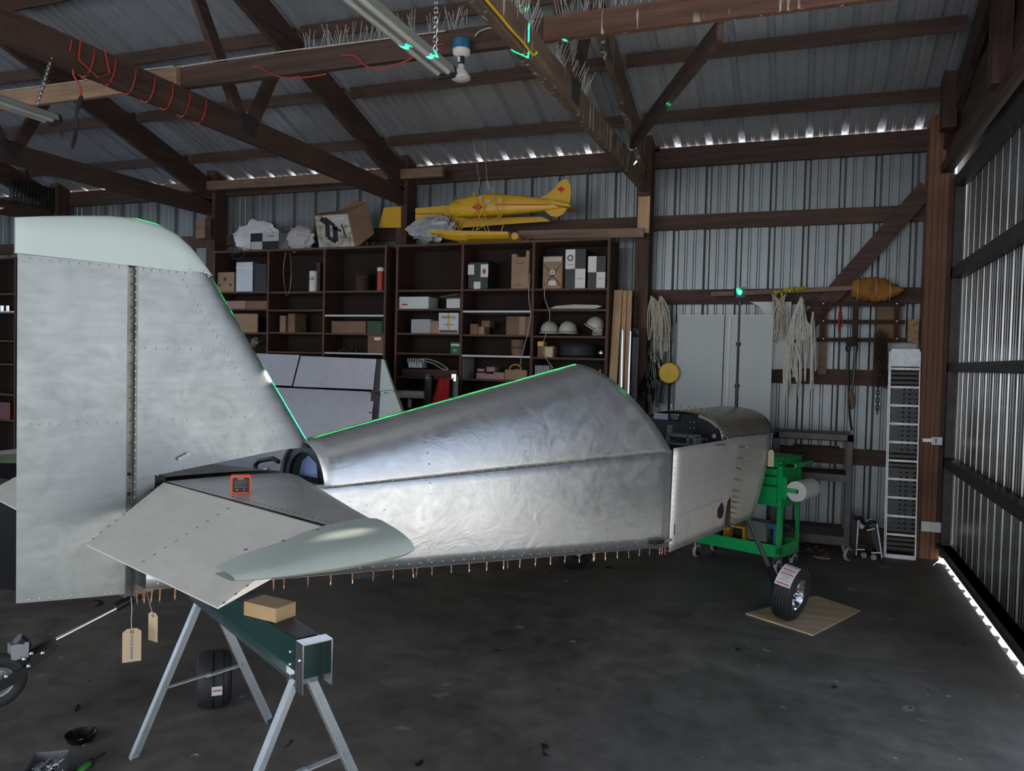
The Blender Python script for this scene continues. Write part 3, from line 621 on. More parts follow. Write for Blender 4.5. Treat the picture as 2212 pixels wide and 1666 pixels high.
# ---- horizontal tail
def tail_half(sg):
    mb = MB(); zt = 1.14
    def f(u, v):
        o = .05+(1.065-.05)*u; le = -3.03-(o-.05)*.34; te = -3.570+.02*u
        t = v*2 if v <= .5 else 2-v*2
        x = te+(le-te)*t; th = .030*math.sqrt(max(0, 1-t**2.6)) if t > 0 else .030
        return A(x, sg*o, 1.112+th*(.93 if v <= .5 else -1))
    mb.grid(f, 12, 28); st = mb.build('stabilizer', ALU4 if sg > 0 else ALU, plane, local=True)
    mb = MB(); a, b, c_, d = A(-3.578, sg*.055, 1.138), A(-3.565, sg*1.062, 1.138), A(-3.866, sg*1.05, .983), A(-3.872, sg*.175, .982)
    a2, b2 = a-V((0, 0, .055)), b-V((0, 0, .055)); lo_ = V((0, 0, -.004))
    mb.add([a, b, c_, d, a2, b2, c_+lo_, d+lo_], [(0, 1, 2, 3), (4, 7, 6, 5), (0, 3, 7, 4), (1, 5, 6, 2), (3, 2, 6, 7), (0, 4, 5, 1)]); el = mb.build('elevator', ALU3, plane, local=True)
    nn = (b-a).cross(d-a).normalized(); nn = nn if nn.z > 0 else -nn
    pts = []
    for u0, u1, k in ((.5, .5, 9),):
        pts += line(a.lerp(b, .52).lerp(d.lerp(c_, .43), .1), a.lerp(b, .52).lerp(d.lerp(c_, .43), .92), k)
    pts += line(a.lerp(d, .08), a.lerp(d, .92), 10)+line(b.lerp(c_, .35), b.lerp(c_, .95), 7)
    mb = MB()
    for p in pts: mb.dome(p+nn*.0005, nn, .0042)
    for i in range(30): mb.dome(A(-3.545+.02*i/29, sg*(.1+i*.032), 1.1405), (0, 0, 1), .003)
    for i in range(10): mb.dome(A(-3.30, sg*(.16+i*.09), 1.1405), (0, 0, 1), .003)
    mb.build('rivets', SPAR, plane, local=True, kind='stuff')
    mb = MB(); mb.beam(A(-3.573, sg*.055, 1.128), A(-3.557, sg*1.06, 1.128), .008, .02); mb.build('hinge_line', SPAR, plane, local=True)
    # fibreglass tip
    inn = [(-3.942, 1.183), (-3.861, 1.148), (-3.749, 1.122), (-3.66, 1.090), (-3.554, 1.064), (-3.50, 1.060), (-3.437, 1.061), (-3.41, 1.10), (-3.402, 1.132)]
    out = [(-3.946, 1.289), (-3.90, 1.315), (-3.827, 1.335), (-3.76, 1.347), (-3.694, 1.355), (-3.62, 1.358), (-3.543, 1.356), (-3.485, 1.335), (-3.45, 1.285)]
    mb = MB()
    def g(u, v):
        k = u*8; i = min(7, int(k)); f_ = k-i; t = v*2 if v <= .5 else 2-v*2
        p = V(inn[i]).lerp(V(inn[i+1]), f_); q = V(out[i]).lerp(V(out[i+1]), f_); m_ = p.lerp(q, t)
        tt = min(1, .25+u*1.6)*min(1, math.sqrt(max(0, 1-u)*6)); th = .032*max(.1, tt)*math.sqrt(max(0, 1-t**3)); 
        return A(m_.x, sg*m_.y, 1.116+(th if v <= .5 else -th)+.0)
    mb.grid(g, 24, 16); mb.build('tip_cap', FIBER2, plane, local=True)
    mb = MB()
    for x_, y_ in ((-3.62, 1.10), (-3.75, 1.15), (-3.86, 1.17)): mb.dome(A(x_, sg*y_, 1.146), (0, 0, 1), .006)
    mb.build('tip_screws', RIVET, plane, local=True, kind='stuff')
    mb = MB(); mb.dome(A(-3.69, sg*(1.061), 1.04), (0, -sg, 0), .008, .2, 10); mb.build('tooling_hole', DARK, plane, local=True)
tail_half(1); tail_half(-1)
mb = MB(); mb.box((-3.64, -.03, 1.085), (-3.56, .03, 1.155)); mb.tube([A(-3.62, .02, 1.10), A(-3.56, .08, 1.10)], .014); mb.build('elevator_horn', DARK, plane, local=True)
# ---- main gear
def wheel_parts(parent, c, axis, Rr, wd, sgn, hub=CHROME):
    fr = align(c, axis)
    mb = MB(); h = wd/2; pr = [(Rr*.52, -h*.55), (Rr*.62, -h*.9), (Rr*.80, -h*1.0), (Rr*.93, -h*.82), (Rr*.985, -h*.6)]
    for g in (-.42, -.14, .14, .42): pr += [(Rr, h*(g-.11)), (Rr, h*(g+.11)), (Rr*.965, h*(g+.12)), (Rr*.965, h*(g+.16))]
    pr += [(Rr*.985, h*.6), (Rr*.93, h*.82), (Rr*.80, h*1.0), (Rr*.62, h*.9), (Rr*.52, h*.55)]
    mb.lathe(pr, fr, 40); ty = mb.build('tyre', RUB, parent)
    mb = MB(); mb.lathe([(0, h*.30), (Rr*.14, h*.32), (Rr*.16, h*.62), (Rr*.2, h*.62), (Rr*.22, h*.25), (Rr*.42, h*.2), (Rr*.50, h*.72), (Rr*.56, h*.80), (Rr*.56, h*.66), (Rr*.50, h*.5), (Rr*.5, -h*.6), (Rr*.2, -h*.5), (0, -h*.5)], fr, 32)
    for k in range(6): a = k*PI/3; mb.dome(fr @ V((math.cos(a)*Rr*.33, math.sin(a)*Rr*.33, h*.22)), axis, Rr*.05, 1.4)
    mb.tube([fr @ V((0, 0, h*.3)), fr @ V((0, 0, h*1.25))], Rr*.05, 8); mb.build('rim', hub, parent)
    return fr
for sg in (1, -1):
    hub = AWd(0.0, sg*.862, .193 if sg > 0 else .181); ax_ = al*(sg*math.cos(R(9)))+V((0, 0, -math.sin(R(9))*1.0))
    lg = MB(); p0, p1 = AWd(.68, sg*.22, .49), AWd(.03, sg*.765, .20)
    m_ = p0.lerp(p1, .80); lg.tube([p0, m_], [.019, .017], 14); lgo = lg.build('gear_leg', CHROME if 0 else plain('gear_leg_metal', (.42, .43, .45), .25, .85, .1) if sg > 0 else MATS['gear_leg_metal'], plane)
    lg = MB(); lg.tube([m_.lerp(p0, .02), p1], .026, 14); lg.tube([p1, hub-ax_*.05], [.022, .026], 12); lg.box((-.03, -.035, -.03), (.03, .035, .05), align(p1, p1-p0)); lg.build('axle_socket', DARK, plane)
    we = empty('main_wheel', (0, 0, 0), parent=plane); fr = wheel_parts(we, hub, ax_, .177, .135, sg)
    if sg > 0:
        up_ = (V((0, 0, 1))-an*.75).normalized()
        mb = MB(); inv = fr.inverted(); d = (inv.to_3x3() @ up_); a0 = math.atan2(d.y, d.x)
        mb.lathe([(.1785, -.050), (.1795, 0), (.1785, .050)], fr, 8, True, a0-.45, a0+.5); mb.build('paper_sticker', PAPER, we)
        for dx in (-.40, -.18, .02, .40): 
            mb = MB(); mb.lathe([(.1798, -.040), (.1802, 0), (.1798, .040)], fr, 2, True, a0+dx, a0+dx+.035); mb.build('red_stripe', MAROON, we)
        mb = MB()
        for dx, w_ in ((-.30, .02), (-.1, .03), (-.04, .025), (.12, .03), (.2, .02), (.28, .03)): mb.lathe([(.1798, -w_), (.1802, 0), (.1798, w_)], fr, 2, True, a0+dx, a0+dx+.014)
        mb.build('sticker_print', SPAR, we)
# ---- tail spring and tail wheel
def cpl(x, y): return oP(x, y, 0)
mb = MB(); p0, p1 = cpl(282, 1298), cpl(120, 1382); mb.tube([p0+V((.04, 0, .02)), cpl(250, 1313)], .016, 10); ts = mb.build('spring_socket', DARK, plane, local=True)
mb = MB(); mb.tube([p0, p1], .009, 10); mb.build('tail_spring', CHROME, plane, local=True)
mb = MB(); q = [cpl(x_, y_) for x_, y_ in ((118, 1385), (92, 1398), (62, 1412), (60, 1430), (40, 1440), (0, 1462), (-14, 1475), (-8, 1490), (30, 1470), (62, 1440), (90, 1420), (122, 1392))]
mb.prism([p+V((0, -.03, 0)) for p in q], (0, .006, 0)); mb.prism([p+V((0, .03, 0)) for p in q], (0, -.006, 0)); mb.build('tail_fork', DARK, plane, local=True)
mb = MB(); mb.box((0, -.02, 0), (.05, .02, .05), at(*(cpl(20, 1425)))); mb.build('fork_block', ALUD, plane, local=True)
mb = MB(); mb.tube([cpl(36, 1383), cpl(50, 1390), cpl(66, 1398)], [.022, .02, .008], 10); mb.tube([cpl(70, 1400), cpl(106, 1378)], .003, 6); mb.build('tail_steering_arm', BLK, plane, local=True)
mb = MB()
for x_, y_ in ((86, 1406), (62, 1407), (46, 1419), (56, 1434), (8, 1456)): mb.dome(cpl(x_, y_)+V((0, -.031, 0)), (0, -1, 0), .007)
mb.build('fork_bolts', RIVET, plane, local=True, kind='stuff')
tw = empty('tail_wheel', (0, 0, 0), parent=plane); wheel_parts(tw, world_of(plane) @ cpl(-8, 1472), al, .085, .045, 1, ALUD)
# C-clamp holding the bulkhead under the fin
# (clamp grips the airplane but is its own thing)
def aw(p): return world_of(plane) @ V(p)
cc = thing('c_clamp', 'black C-clamp with a steel screw gripping the bulkhead under the fin', 'clamp', aw(sPl(570, 1000, -3.0)))
P_ = lambda x_, y_: aw(sPl(x_, y_, -3.05))
MB().tube([P_(553, 1018), P_(552, 1004), P_(560, 996), P_(590, 991), P_(602, 998)], .0095, 8).build('frame', DARK, cc)
mb = MB(); mb.tube([P_(540, 1019), P_(580, 1013)], .0035, 8); mb.tube([P_(540, 1015), P_(541, 1024)], .002, 6); mb.dome(P_(580, 1013), al, .006); mb.build('screw', CHROME, cc)
# ================================================================== SHELVING
YS = 7.0                                                    # front plane of the bookcases
def zrow(x, y): return yP(x, y, YS).z
def bookcase(label, cols, rows, white=(), zb=.02, top=2.86, depth=.352):
    Xs = [yP(c, 640, YS).x for c in cols]
    t = thing('bookcase', label, 'bookcase', ((Xs[0]+Xs[-1])/2, YS, 0))
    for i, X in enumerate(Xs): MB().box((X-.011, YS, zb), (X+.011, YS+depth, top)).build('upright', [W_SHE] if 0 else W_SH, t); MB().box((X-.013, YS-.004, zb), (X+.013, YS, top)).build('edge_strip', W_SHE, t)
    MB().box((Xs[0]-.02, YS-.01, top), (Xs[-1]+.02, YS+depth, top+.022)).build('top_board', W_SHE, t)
    MB().box((Xs[0], YS+depth, zb), (Xs[-1], YS+depth+.008, top)).build('back_panel', plain('shaded_back_board', (.022, .012, .010), .9) if 'shaded_back_board' not in MATS else MATS['shaded_back_board'], t)  # back panel colour darkened to carry the shade deep in the shelves
    Z = []
    for i, rr in enumerate(rows):
        zz = []
        for y in rr:
            xm = (cols[i]+cols[i+1])/2; z = zrow(xm, y); zz.append(z)
            MB().box((Xs[i]+.011, YS+.002, z-.018), (Xs[i+1]-.011, YS+depth, z)).build('shelf', WHT if (i, y) in white else W_SHE, t, label='white-edged shelf' if (i, y) in white else None)
        Z.append(zz)
    return t, Xs, Z
RC = (857, 998, 1151, 1313)
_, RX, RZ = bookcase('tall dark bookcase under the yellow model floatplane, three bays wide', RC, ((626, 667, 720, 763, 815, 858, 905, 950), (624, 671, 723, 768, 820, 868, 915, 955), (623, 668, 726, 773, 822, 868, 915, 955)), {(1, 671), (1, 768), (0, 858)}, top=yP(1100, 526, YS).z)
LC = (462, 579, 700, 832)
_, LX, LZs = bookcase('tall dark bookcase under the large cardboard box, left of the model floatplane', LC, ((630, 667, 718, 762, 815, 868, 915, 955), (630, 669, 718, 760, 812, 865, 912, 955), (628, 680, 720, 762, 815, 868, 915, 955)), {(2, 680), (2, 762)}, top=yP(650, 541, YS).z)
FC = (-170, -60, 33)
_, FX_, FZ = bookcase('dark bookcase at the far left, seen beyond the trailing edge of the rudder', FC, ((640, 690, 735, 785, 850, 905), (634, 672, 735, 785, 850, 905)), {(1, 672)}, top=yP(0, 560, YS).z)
def sbox(x0, y0, x1, y1, zb=None, d=.22, yf=None, inset=.03):
    """box from its picture rectangle on the shelf front plane"""
    Y = YS+inset if yf is None else yf; a, b = yP(x0, y1, Y), yP(x1, y0, Y)
    return (a.x, Y, a.z if zb is None else zb+.0015), (b.x, Y+d, b.z)
def item(name, label, cat, rect, mat, zb=None, d=.22, yf=None, flaps=False, group=None, parts=None, tilt=0):
    lo, hi = sbox(*rect, zb=zb, d=d, yf=yf); c = ((lo[0]+hi[0])/2, (lo[1]+hi[1])/2, lo[2])
    t = thing(name, label, cat, c, tilt, group); mb = MB(); 
    if not flaps: mb.box(lo, hi); mb.build('body', mat, t)
    else:
        w_ = .006; x0, y0, z0 = lo; x1, y1, z1 = hi
        mb.box((x0, y0, z0), (x1, y0+w_, z1)); mb.box((x0, y1-w_, z0), (x1, y1, z1)); mb.box((x0, y0, z0), (x0+w_, y1, z1)); mb.box((x1-w_, y0, z0), (x1, y1, z1)); mb.box(lo, (x1, y1, z0+w_)); mb.build('carton', mat, t)
        fl = MB(); f_ = (y1-y0)*.45; fl.add([(x0, y0, z1), (x1, y0, z1), (x1+.01, y0+f_, z1+.03), (x0-.01, y0+f_, z1+.03)], [(0, 1, 2, 3)]); fl.add([(x0, y1, z1), (x1, y1, z1), (x1, y1-f_*.9, z1+.015), (x0, y1-f_*.9, z1+.015)], [(0, 1, 2, 3)]); fl.build('flap', mat, t, solid=.004)
    return t, lo, hi
def deco(t, lo, hi, fx0, fz0, fx1, fz1, mat, name='print', dy=.002):
    x0, x1 = lo[0]+(hi[0]-lo[0])*fx0, lo[0]+(hi[0]-lo[0])*fx1; z0, z1 = lo[2]+(hi[2]-lo[2])*fz0, lo[2]+(hi[2]-lo[2])*fz1
    return MB().box((x0, lo[1]-dy, z0), (x1, lo[1]+.001, z1)).build(name, mat, t)
XZ = M(((1, 0, 0), (0, 0, 1), (0, -1, 0))).transposed().to_4x4()      # text standing in the XZ plane, facing -Y
def word(t, lo, hi, fx, fz, body, size, mat=DARK, name='lettering'):
    return MB().text(body, size, at(lo[0]+(hi[0]-lo[0])*fx, lo[1]-.003, lo[2]+(hi[2]-lo[2])*fz) @ XZ).build(name, mat, t)
# right bookcase
t, lo, hi = item('carton', 'long white carton on the left bay of the right bookcase', 'box', (862, 641, 926, 667), WHT, RZ[0][1]); deco(t, lo, hi, .1, .3, .3, .42, MAROON, 'label')
t, lo, hi = item('carton', 'white carton with a tan half-open lid, second row of the right bookcase', 'box', (963, 646, 995, 667), WHT, RZ[0][1], flaps=True)
MB().beam(V((lo[0]-.03, lo[1]+.02, hi[2]+.01)), V((hi[0]+.01, lo[1]+.02, hi[2]+.045)), .22, .006, up=(0, 0, 1)).build('lid', CARD, t)
t, lo, hi = item('carton', 'white printed carton with a black bottom stripe in the left bay', 'box', (947, 676, 991, 720), WHT, RZ[0][2], .25)
word(t, lo, hi, .5, .78, 'PENNZOIL', .033, DARK); deco(t, lo, hi, .05, .03, .95, .16, DARK, 'stripe'); word(t, lo, hi, .5, .42, '4 GAL CASE', .02, DARK); deco(t, lo, hi, .45, .2, .55, 1, YELP, 'tape')
t, lo, hi = item('carton', 'small tan carton left of the white printed carton', 'box', (930, 694, 948, 720), CARD2, RZ[0][2], .2)
t, lo, hi = item('plastic_tub', 'clear plastic tub of small parts on the right bookcase', 'tub', (888, 690, 930, 720), CLEAR, RZ[0][2], .2)
t2 = empty('parts_lot', (0, 0, 0), parent=t) if 0 else t; mb = MB()
for i in range(9): mb.blob((lo[0]+.03+rnd.random()*(hi[0]-lo[0]-.06), lo[1]+.08, lo[2]+.03+rnd.random()*.03), (.02, .03, .018), i, .5, 8, 6)
mb.build('contents', GREY2, t, kind='stuff')
t, lo, hi = item('green_carton', 'small dark green carton with white lettering on the right bookcase', 'box', (973, 740, 994, 764), GBOX, RZ[0][3], .12); word(t, lo, hi, .5, .3, 'Jim', .03, PAPER); deco(t, lo, hi, .05, .68, .95, .85, PAPER)
t, lo, hi = item('wire_rack', 'white plastic rack full of cables on the right bookcase', 'rack', (882, 783, 912, 800), WHT, RZ[0][4]+.09, .1)
mb = MB()
for i in range(7): mb.box((lo[0]+.018*i*1.6, lo[1]-.02, hi[2]-.01), (lo[0]+.018*i*1.6+.008, lo[1], hi[2]+.04))
mb.build('prongs', WHT, t)
t, lo, hi = item('shallow_tray', 'shallow brown tray beneath the white rack in the left bay', 'tray', (868, 800, 988, 815), CARDD, RZ[0][4], .24)
def cable(name, label, cat, pts, r, mat, n=6, sub=4):
    pts = [V(p) for p in pts]; out = []
    for i in range(len(pts)-1):
        p0, p1, p2, p3 = pts[max(i-1, 0)], pts[i], pts[i+1], pts[min(i+2, len(pts)-1)]
        for k in range(sub):
            t = k/sub; out.append(.5*((2*p1)+(-p0+p2)*t+(2*p0-5*p1+4*p2-p3)*t*t+(-p0+3*p1-3*p2+p3)*t**3))
    out.append(pts[-1]); mb = MB(); mb.tube(out, r, n)
    if label is None: return mb
    return tag(mb.build(name, mat), label, cat)
def yl(pl, Y): return [yP(x, y, Y) for x, y in pl]
cable('coiled_cable', 'black and white cable coil looping over the white plastic rack', 'cable', yl(((900, 790), (905, 778), (925, 776), (950, 785), (968, 798), (955, 797), (935, 785), (912, 779)), YS+.02), .006, GREY2)
t, lo, hi = item('paper_stack', 'loose papers on the white shelf beside the red cloth', 'paper', (860, 846, 915, 858), PAPER, RZ[0][5], .2)
t, lo, hi = item('black_carton', 'black carton with white flaps in the middle bay, top row', 'box', (1010, 567, 1056, 624), BLK, RZ[1][0], .2, flaps=True)
deco(t, lo, hi, .0, .55, .3, .93, PAPER, 'flap_print'); deco(t, lo, hi, .62, .45, .98, .93, PAPER, 'flap_print'); deco(t, lo, hi, .72, .58, .86, .75, MAROON, 'red_print', .004); deco(t, lo, hi, .3, .01, .62, .28, PAPER, 'label')
t, lo, hi = item('carton', 'brown carton with a torn curved top, middle bay of the right bookcase', 'box', (1104, 555, 1143, 624), CARD2, RZ[1][0], .22, flaps=False); mb = MB(); mb.box((lo[0], lo[1], hi[2]), (lo[0]+.05, hi[1], hi[2]+.03)); mb.box((hi[0]-.03, lo[1], hi[2]), (hi[0], hi[1], hi[2]+.06)); mb.build('torn_edge', CARD2, t); word(t, lo, hi, .5, .8, 'THIS SIDE UP', .016); word(t, lo, hi, .5, .12, 'FRAGILE', .02)
for i, (r_, m_) in enumerate((((1015, 700, 1032, 723), CARD), ((1033, 706, 1046, 723), CARD2), ((1040, 693, 1058, 706), CARD))):
    item('small_carton', ('small brown carton at the left of the middle bay heap', 'little tan carton in the middle of the heap in the middle bay', 'brown carton lying on top of the heap in the middle bay')[i], 'box', r_, m_, RZ[1][2] if i < 2 else RZ[1][2]+.075, .14, yf=YS+.05+.02*i)
t, lo, hi = item('carton', 'brown taped carton standing in the middle bay below the white shelf', 'box', (1093, 684, 1146, 723), CARD, RZ[1][2], .22); deco(t, lo, hi, .55, 0, .78, 1, CARD2, 'tape')
t = thing('paper_bucket', 'round brown bucket in the middle bay of the right bookcase', 'bucket', yP(1119, 768, YS+.12)); c = yP(1119, 768, YS+.14); c.z = RZ[1][3]+.0015; MB().lathe([(0, 0), (.062, 0), (.072, .155), (.066, .155), (.06, .02)], at(*c), 20).build('body', CARD, t); MB().lathe([(.068, .07), (.071, .075), (.071, .08), (.068, .085)], at(*c), 20).build('band', CARDD, t)
k = 0
for r_ in ((1029, 806, 1048, 820), (1048, 808, 1066, 820), (1066, 805, 1089, 820), (1031, 797, 1046, 806), (1051, 793, 1069, 806)):
    item('parts_carton', ('lower left pale red carton', 'lower middle pale red carton', 'lower right pale red carton', 'upper left pale red carton', 'upper right carton with white label')[k]+' of the heap in the middle bay', 'box', r_, PINK, RZ[1][4] if k < 3 else RZ[1][4]+.072+.0*k, .12, yf=YS+.03+.012*(k > 2), group='pale red parts cartons'); k += 1
item('plastic_bin', 'tan plastic bin with yellow cable in the middle bay', 'bin', (1090, 800, 1138, 820), CARD2, RZ[1][4], .2)
cable('yellow_cable', 'yellow cable loop standing in the tan bin', 'cable', yl(((1100, 798), (1106, 790), (1118, 788), (1126, 798), (1112, 799)), YS+.08), .006, YEL)
tag(MB().box((RX[1]+.016, YS+.02, RZ[1][4]), (RX[1]+.02, YS+.30, RZ[1][3]-.02)).build('louvred_panel', GREY2), 'cream louvred panel standing against the left upright of the middle bay', 'panel')
# right bay
t, lo, hi = item('carton', 'brown carton with a printed X and round logo in the right bay', 'box', (1172, 553, 1215, 623), CARD2, RZ[2][0], .22)
mb = MB()
for a, b in (((.05, .75), (.95, .08)), ((.95, .75), (.05, .08))):
    mb.beam((lo[0]+(hi[0]-lo[0])*a[0], lo[1]-.001, lo[2]+(hi[2]-lo[2])*a[1]), (lo[0]+(hi[0]-lo[0])*b[0], lo[1]-.001, lo[2]+(hi[2]-lo[2])*b[1]), .002, .02, up=(0, 0, 1))
mb.build('printed_cross', CARD, t); MB().lathe([(.012, 0), (.024, 0), (.024, .002), (.012, .002)], align(V(((lo[0]+hi[0])/2, lo[1]-.002, lo[2]+(hi[2]-lo[2])*.5)), (0, -1, 0)), 16).build('round_print', PAPER, t); deco(t, lo, hi, .3, .1, .7, .25, PAPER, 'label'); deco(t, lo, hi, .04, .83, .96, .97, SPAR, 'stripe')
def checker(label, r_, zb, d, texts=True):
    t, lo, hi = item('checkered_carton', label, 'box', r_, BLK, zb, d); deco(t, lo, hi, 0, .5, .48, 1, PAPER, 'white_check'); deco(t, lo, hi, .5, 0, 1, .5, PAPER, 'white_check')
    return t, lo, hi
t, lo, hi = checker('tall black and white checkered carton in the right bay', (1220, 538, 1266, 623), RZ[2][0], .24)
MB().lathe([(.018, 0), (.03, 0), (.03, .002), (.018, .002)], align(V((lo[0]+(hi[0]-lo[0])*.24, lo[1]-.003, lo[2]+(hi[2]-lo[2])*.78)), (0, -1, 0)), 16).build('round_logo', DARK, t); word(t, lo, hi, .24, .62, 'Yum-um', .018); word(t, lo, hi, .75, .25, 'PREMIUM', .014)
t, lo, hi = checker('shorter black and white checkered carton at the right end of the shelf', (1269, 553, 1309, 621), RZ[2][0], .24); word(t, lo, hi, .75, .3, 'QUALITY', .014)
tag(MB().prism(yl(((1186, 667), (1200, 661), (1240, 658), (1290, 659), (1301, 662), (1285, 667)), YS+.05), (0, .05, 0)).build('saw_blade', GREY2), 'long flat pale blade lying above the helmets', 'blade')
def helmet(x, y, tilt, label):
    c = yP(x, y, YS+.14); t = thing('helmet', label, 'helmet', c); m_ = at(*c) @ rot(tilt, 'Y')
    mb = MB(); mb.grid(lambda u, v: m_ @ V((.088*math.cos(2*PI*u)*math.cos(v*PI/2), .11*math.sin(2*PI*u)*math.cos(v*PI/2), .004+.105*math.sin(v*PI/2)**.9)), 24, 8); mb.build('shell', plain('helmet_shell', (.50, .49, .44), .35) if 'helmet_shell' not in MATS else MATS['helmet_shell'], t)
    mb = MB(); mb.lathe([(.086, 0), (.10, -.006), (.10, -.014), (.084, -.012)], m_ @ M.Diagonal((1, 1.25, 1, 1)), 24); mb.build('brim', MATS['helmet_shell'], t)
    return t
helmet(1187, 718, 0, 'white safety helmet at the left of the three in the right bay'); helmet(1227, 718, 0, 'white safety helmet in the middle of the three in the right bay')
t = helmet(1284, 708, .5, 'white helmet tilted on its side, right of the other two'); c = yP(1293, 722, YS+.1)
mb = MB()
for i in range(4): mb.box((c.x-.04, YS+.03, RZ[2][2]+.012+i*.016), (c.x+.05, YS+.035, RZ[2][2]+.018+i*.016))
mb.build('chin_guard', PAPER, t)
item('small_carton', 'little yellow carton on a brown box in the right bay', 'box', (1161, 738, 1174, 748), YEL, None, .1)
item('small_carton', 'dark brown carton carrying the little yellow one', 'box', (1161, 748, 1198, 773), CARD, RZ[2][3], .2)
item('plastic_jug', 'cream square jug before the dark brown carton', 'jug', (1176, 750, 1194, 773), CREAM, RZ[2][3], .04, yf=YS+.005)
t = thing('tyre', 'black tyre lying flat on the shelf below the helmets', 'tyre', yP(1250, 773, YS+.16)); c = yP(1250, 773, YS+.153); MB().lathe([(.10, .02), (.15, .0), (.185, .025), (.19, .05), (.19, .085), (.18, .115), (.15, .135), (.10, .12)], at(c.x, c.y, RZ[2][3]), 36).build('carcass', RUB, t)
mb = MB()
for i in range(3): mb.lathe([(.19, .045+.02*i), (.193, .048+.02*i), (.193, .056+.02*i), (.19, .059+.02*i)], at(c.x, c.y, RZ[2][3]), 36)
mb.build('tread', TREAD, t)
c = yP(1299, 763, YS+.06); mb = MB(); mb.blob(c, (.033, .033, .036), 1, .02, 16, 10); tag(mb.build('metal_ball', CHROME), 'small shiny ball beside the tyre lying on the shelf', 'ball')
t = thing('white_rack', 'small white slotted rack on the lowest visible shelf of the right bay', 'rack', yP(1171, 805, YS+.05)); a, b = sbox(1156, 790, 1186, 812, d=.1)
for i in range(7): MB().box((a[0]+i*.021, a[1], a[2]), (a[0]+i*.021+.008, b[1], b[2])).build('slat', WHT, t)
MB().box((a[0], a[1]+.09, a[2]), (b[0], b[1], b[2]-.02)).build('backing', WHT, t)
c = yP(1296, 822, YS+.06); tag(MB().lathe([(0, 0), (.018, 0), (.018, .07), (.008, .09), (.008, .11), (0, .11)], at(c.x, c.y, RZ[2][4]), 12).build('bottle', GREY2), 'small clear bottle at the right end of a low shelf', 'bottle')
cable('hanging_wire', 'pale wire hanging down in front of the taped carton', 'wire', yl(((1145, 590), (1142, 640), (1146, 680), (1140, 720), (1128, 765), (1124, 790)), YS-.01), .0035, ROPE)
cable('hanging_wire', 'pale wire hanging down over the leftmost helmet', 'wire', yl(((1182, 600), (1176, 640), (1188, 680), (1180, 720), (1172, 750), (1180, 775), (1195, 795)), YS-.012), .0035, ROPE)
# left bookcase
t, lo, hi = item('carton', 'tan carton with round holes at the left end of the left bookcase', 'box', (470, 588, 506, 630), CARD2, LZs[0][0], .22)
for fx, fz, r_ in ((.45, .65, .022), (.15, .35, .014), (.78, .35, .016)):
    c = V((lo[0]+(hi[0]-lo[0])*fx, lo[1]-.001, lo[2]+(hi[2]-lo[2])*fz)); MB().lathe([(0, 0), (r_, 0), (r_, .002), (0, .002)], align(c, (0, -1, 0)), 14).build('hole', DARK, t)
t, lo, hi = item('metal_case', 'dull metal case with a pale lid band in the left bookcase', 'case', (510, 566, 546, 630), STEEL, LZs[0][0], .2); deco(t, lo, hi, -.02, .78, 1.02, .84, PAPER, 'lid_band')
t, lo, hi = item('dark_crate', 'dark crate with hoses right of the dull metal case', 'crate', (550, 570, 576, 628), BLK, LZs[0][0], .2)
item('carton', 'flat pinkish carton at the left of the second row', 'box', (488, 650, 530, 667), PINK, LZs[0][1], .2); item('carton', 'flat reddish carton at the right of the second row', 'box', (531, 650, 576, 667), CARD, LZs[0][1], .2)
item('wooden_sheet', 'plain tan wooden panel leaning in the third row of the left bookcase', 'panel', (505, 678, 556, 718), CARD2, LZs[0][2], .02)
mb = MB(); mb.blob(yP(552, 740, YS+.13), (.055, .06, .055), 5, .5); tag(mb.build('cloth_bundle', GREY), 'dark cloth bundle low in the left bookcase beside the fin', 'bundle')
c = yP(677, 630, YS+.1); c.z = LZs[1][0]+.0015; t = thing('can', 'tall pale can with black lettering in the left bookcase', 'can', c); MB().lathe([(0, 0), (.045, 0), (.045, .22), (.04, .225), (0, .225)], at(*c), 20).build('body', PAPER, t); MB().text('SAE', .045, at(c.x, c.y-.046, c.z+.14) @ XZ).build('lettering', DARK, t)
item('black_case', 'tall dark case just right of the tall pale can', 'case', (683, 567, 692, 630), BLK, LZs[1][0], .2, yf=YS+.10); item('binder', 'brown binder standing in the third row of the left bookcase', 'binder', (622, 678, 637, 718), CARD, LZs[1][2], .2); item('binder', 'orange-brown binder half hidden left of the brown one', 'binder', (604, 682, 617, 718), CARD2, LZs[1][2], .2, yf=YS+.1)
cable('looped_cord', 'thin dark cord loop hanging before the middle bay of the left bookcase', 'cord', yl(((617, 545), (612, 590), (620, 640), (628, 610), (629, 570), (626, 545)), YS-.01), .003, SPAR)
c = yP(783, 628, YS+.14); c.z = LZs[2][0]+.0015; t = thing('cooking_pot', 'dark old pot with a wide rim in the left bookcase', 'pot', c); MB().lathe([(0, 0), (.07, 0), (.075, .17), (.09, .18), (.09, .19), (.07, .185), (.065, .02)], at(*c), 22).build('body', RUST, t); MB().tube([c+V((-.07, -.03, .18)), c+V((-.05, -.05, .23)), c+V((.05, -.05, .23)), c+V((.07, -.03, .18))], .005).build('handle', RUST, t)
c = yP(822, 628, YS+.06); c.z = LZs[2][0]+.0015; t = thing('fuel_canister', 'orange-red cylinder with a white cap beside the upright', 'canister', c); MB().lathe([(0, 0), (.037, 0), (.037, .22), (0, .22)], at(*c), 20).build('body', REDC2, t); MB().lathe([(.038, .20), (.038, .235), (.02, .245), (0, .245)], at(*c), 20).build('cap', PAPER, t)
item('carton', 'low brown carton in the third row of the left bookcase', 'box', (716, 694, 790, 720), CARD, LZs[2][2], .2); item('carton', 'dull green carton right of the low brown carton', 'box', (793, 694, 826, 720), plain('dull_green_card', (.05, .09, .06), .85), LZs[2][2], .18)
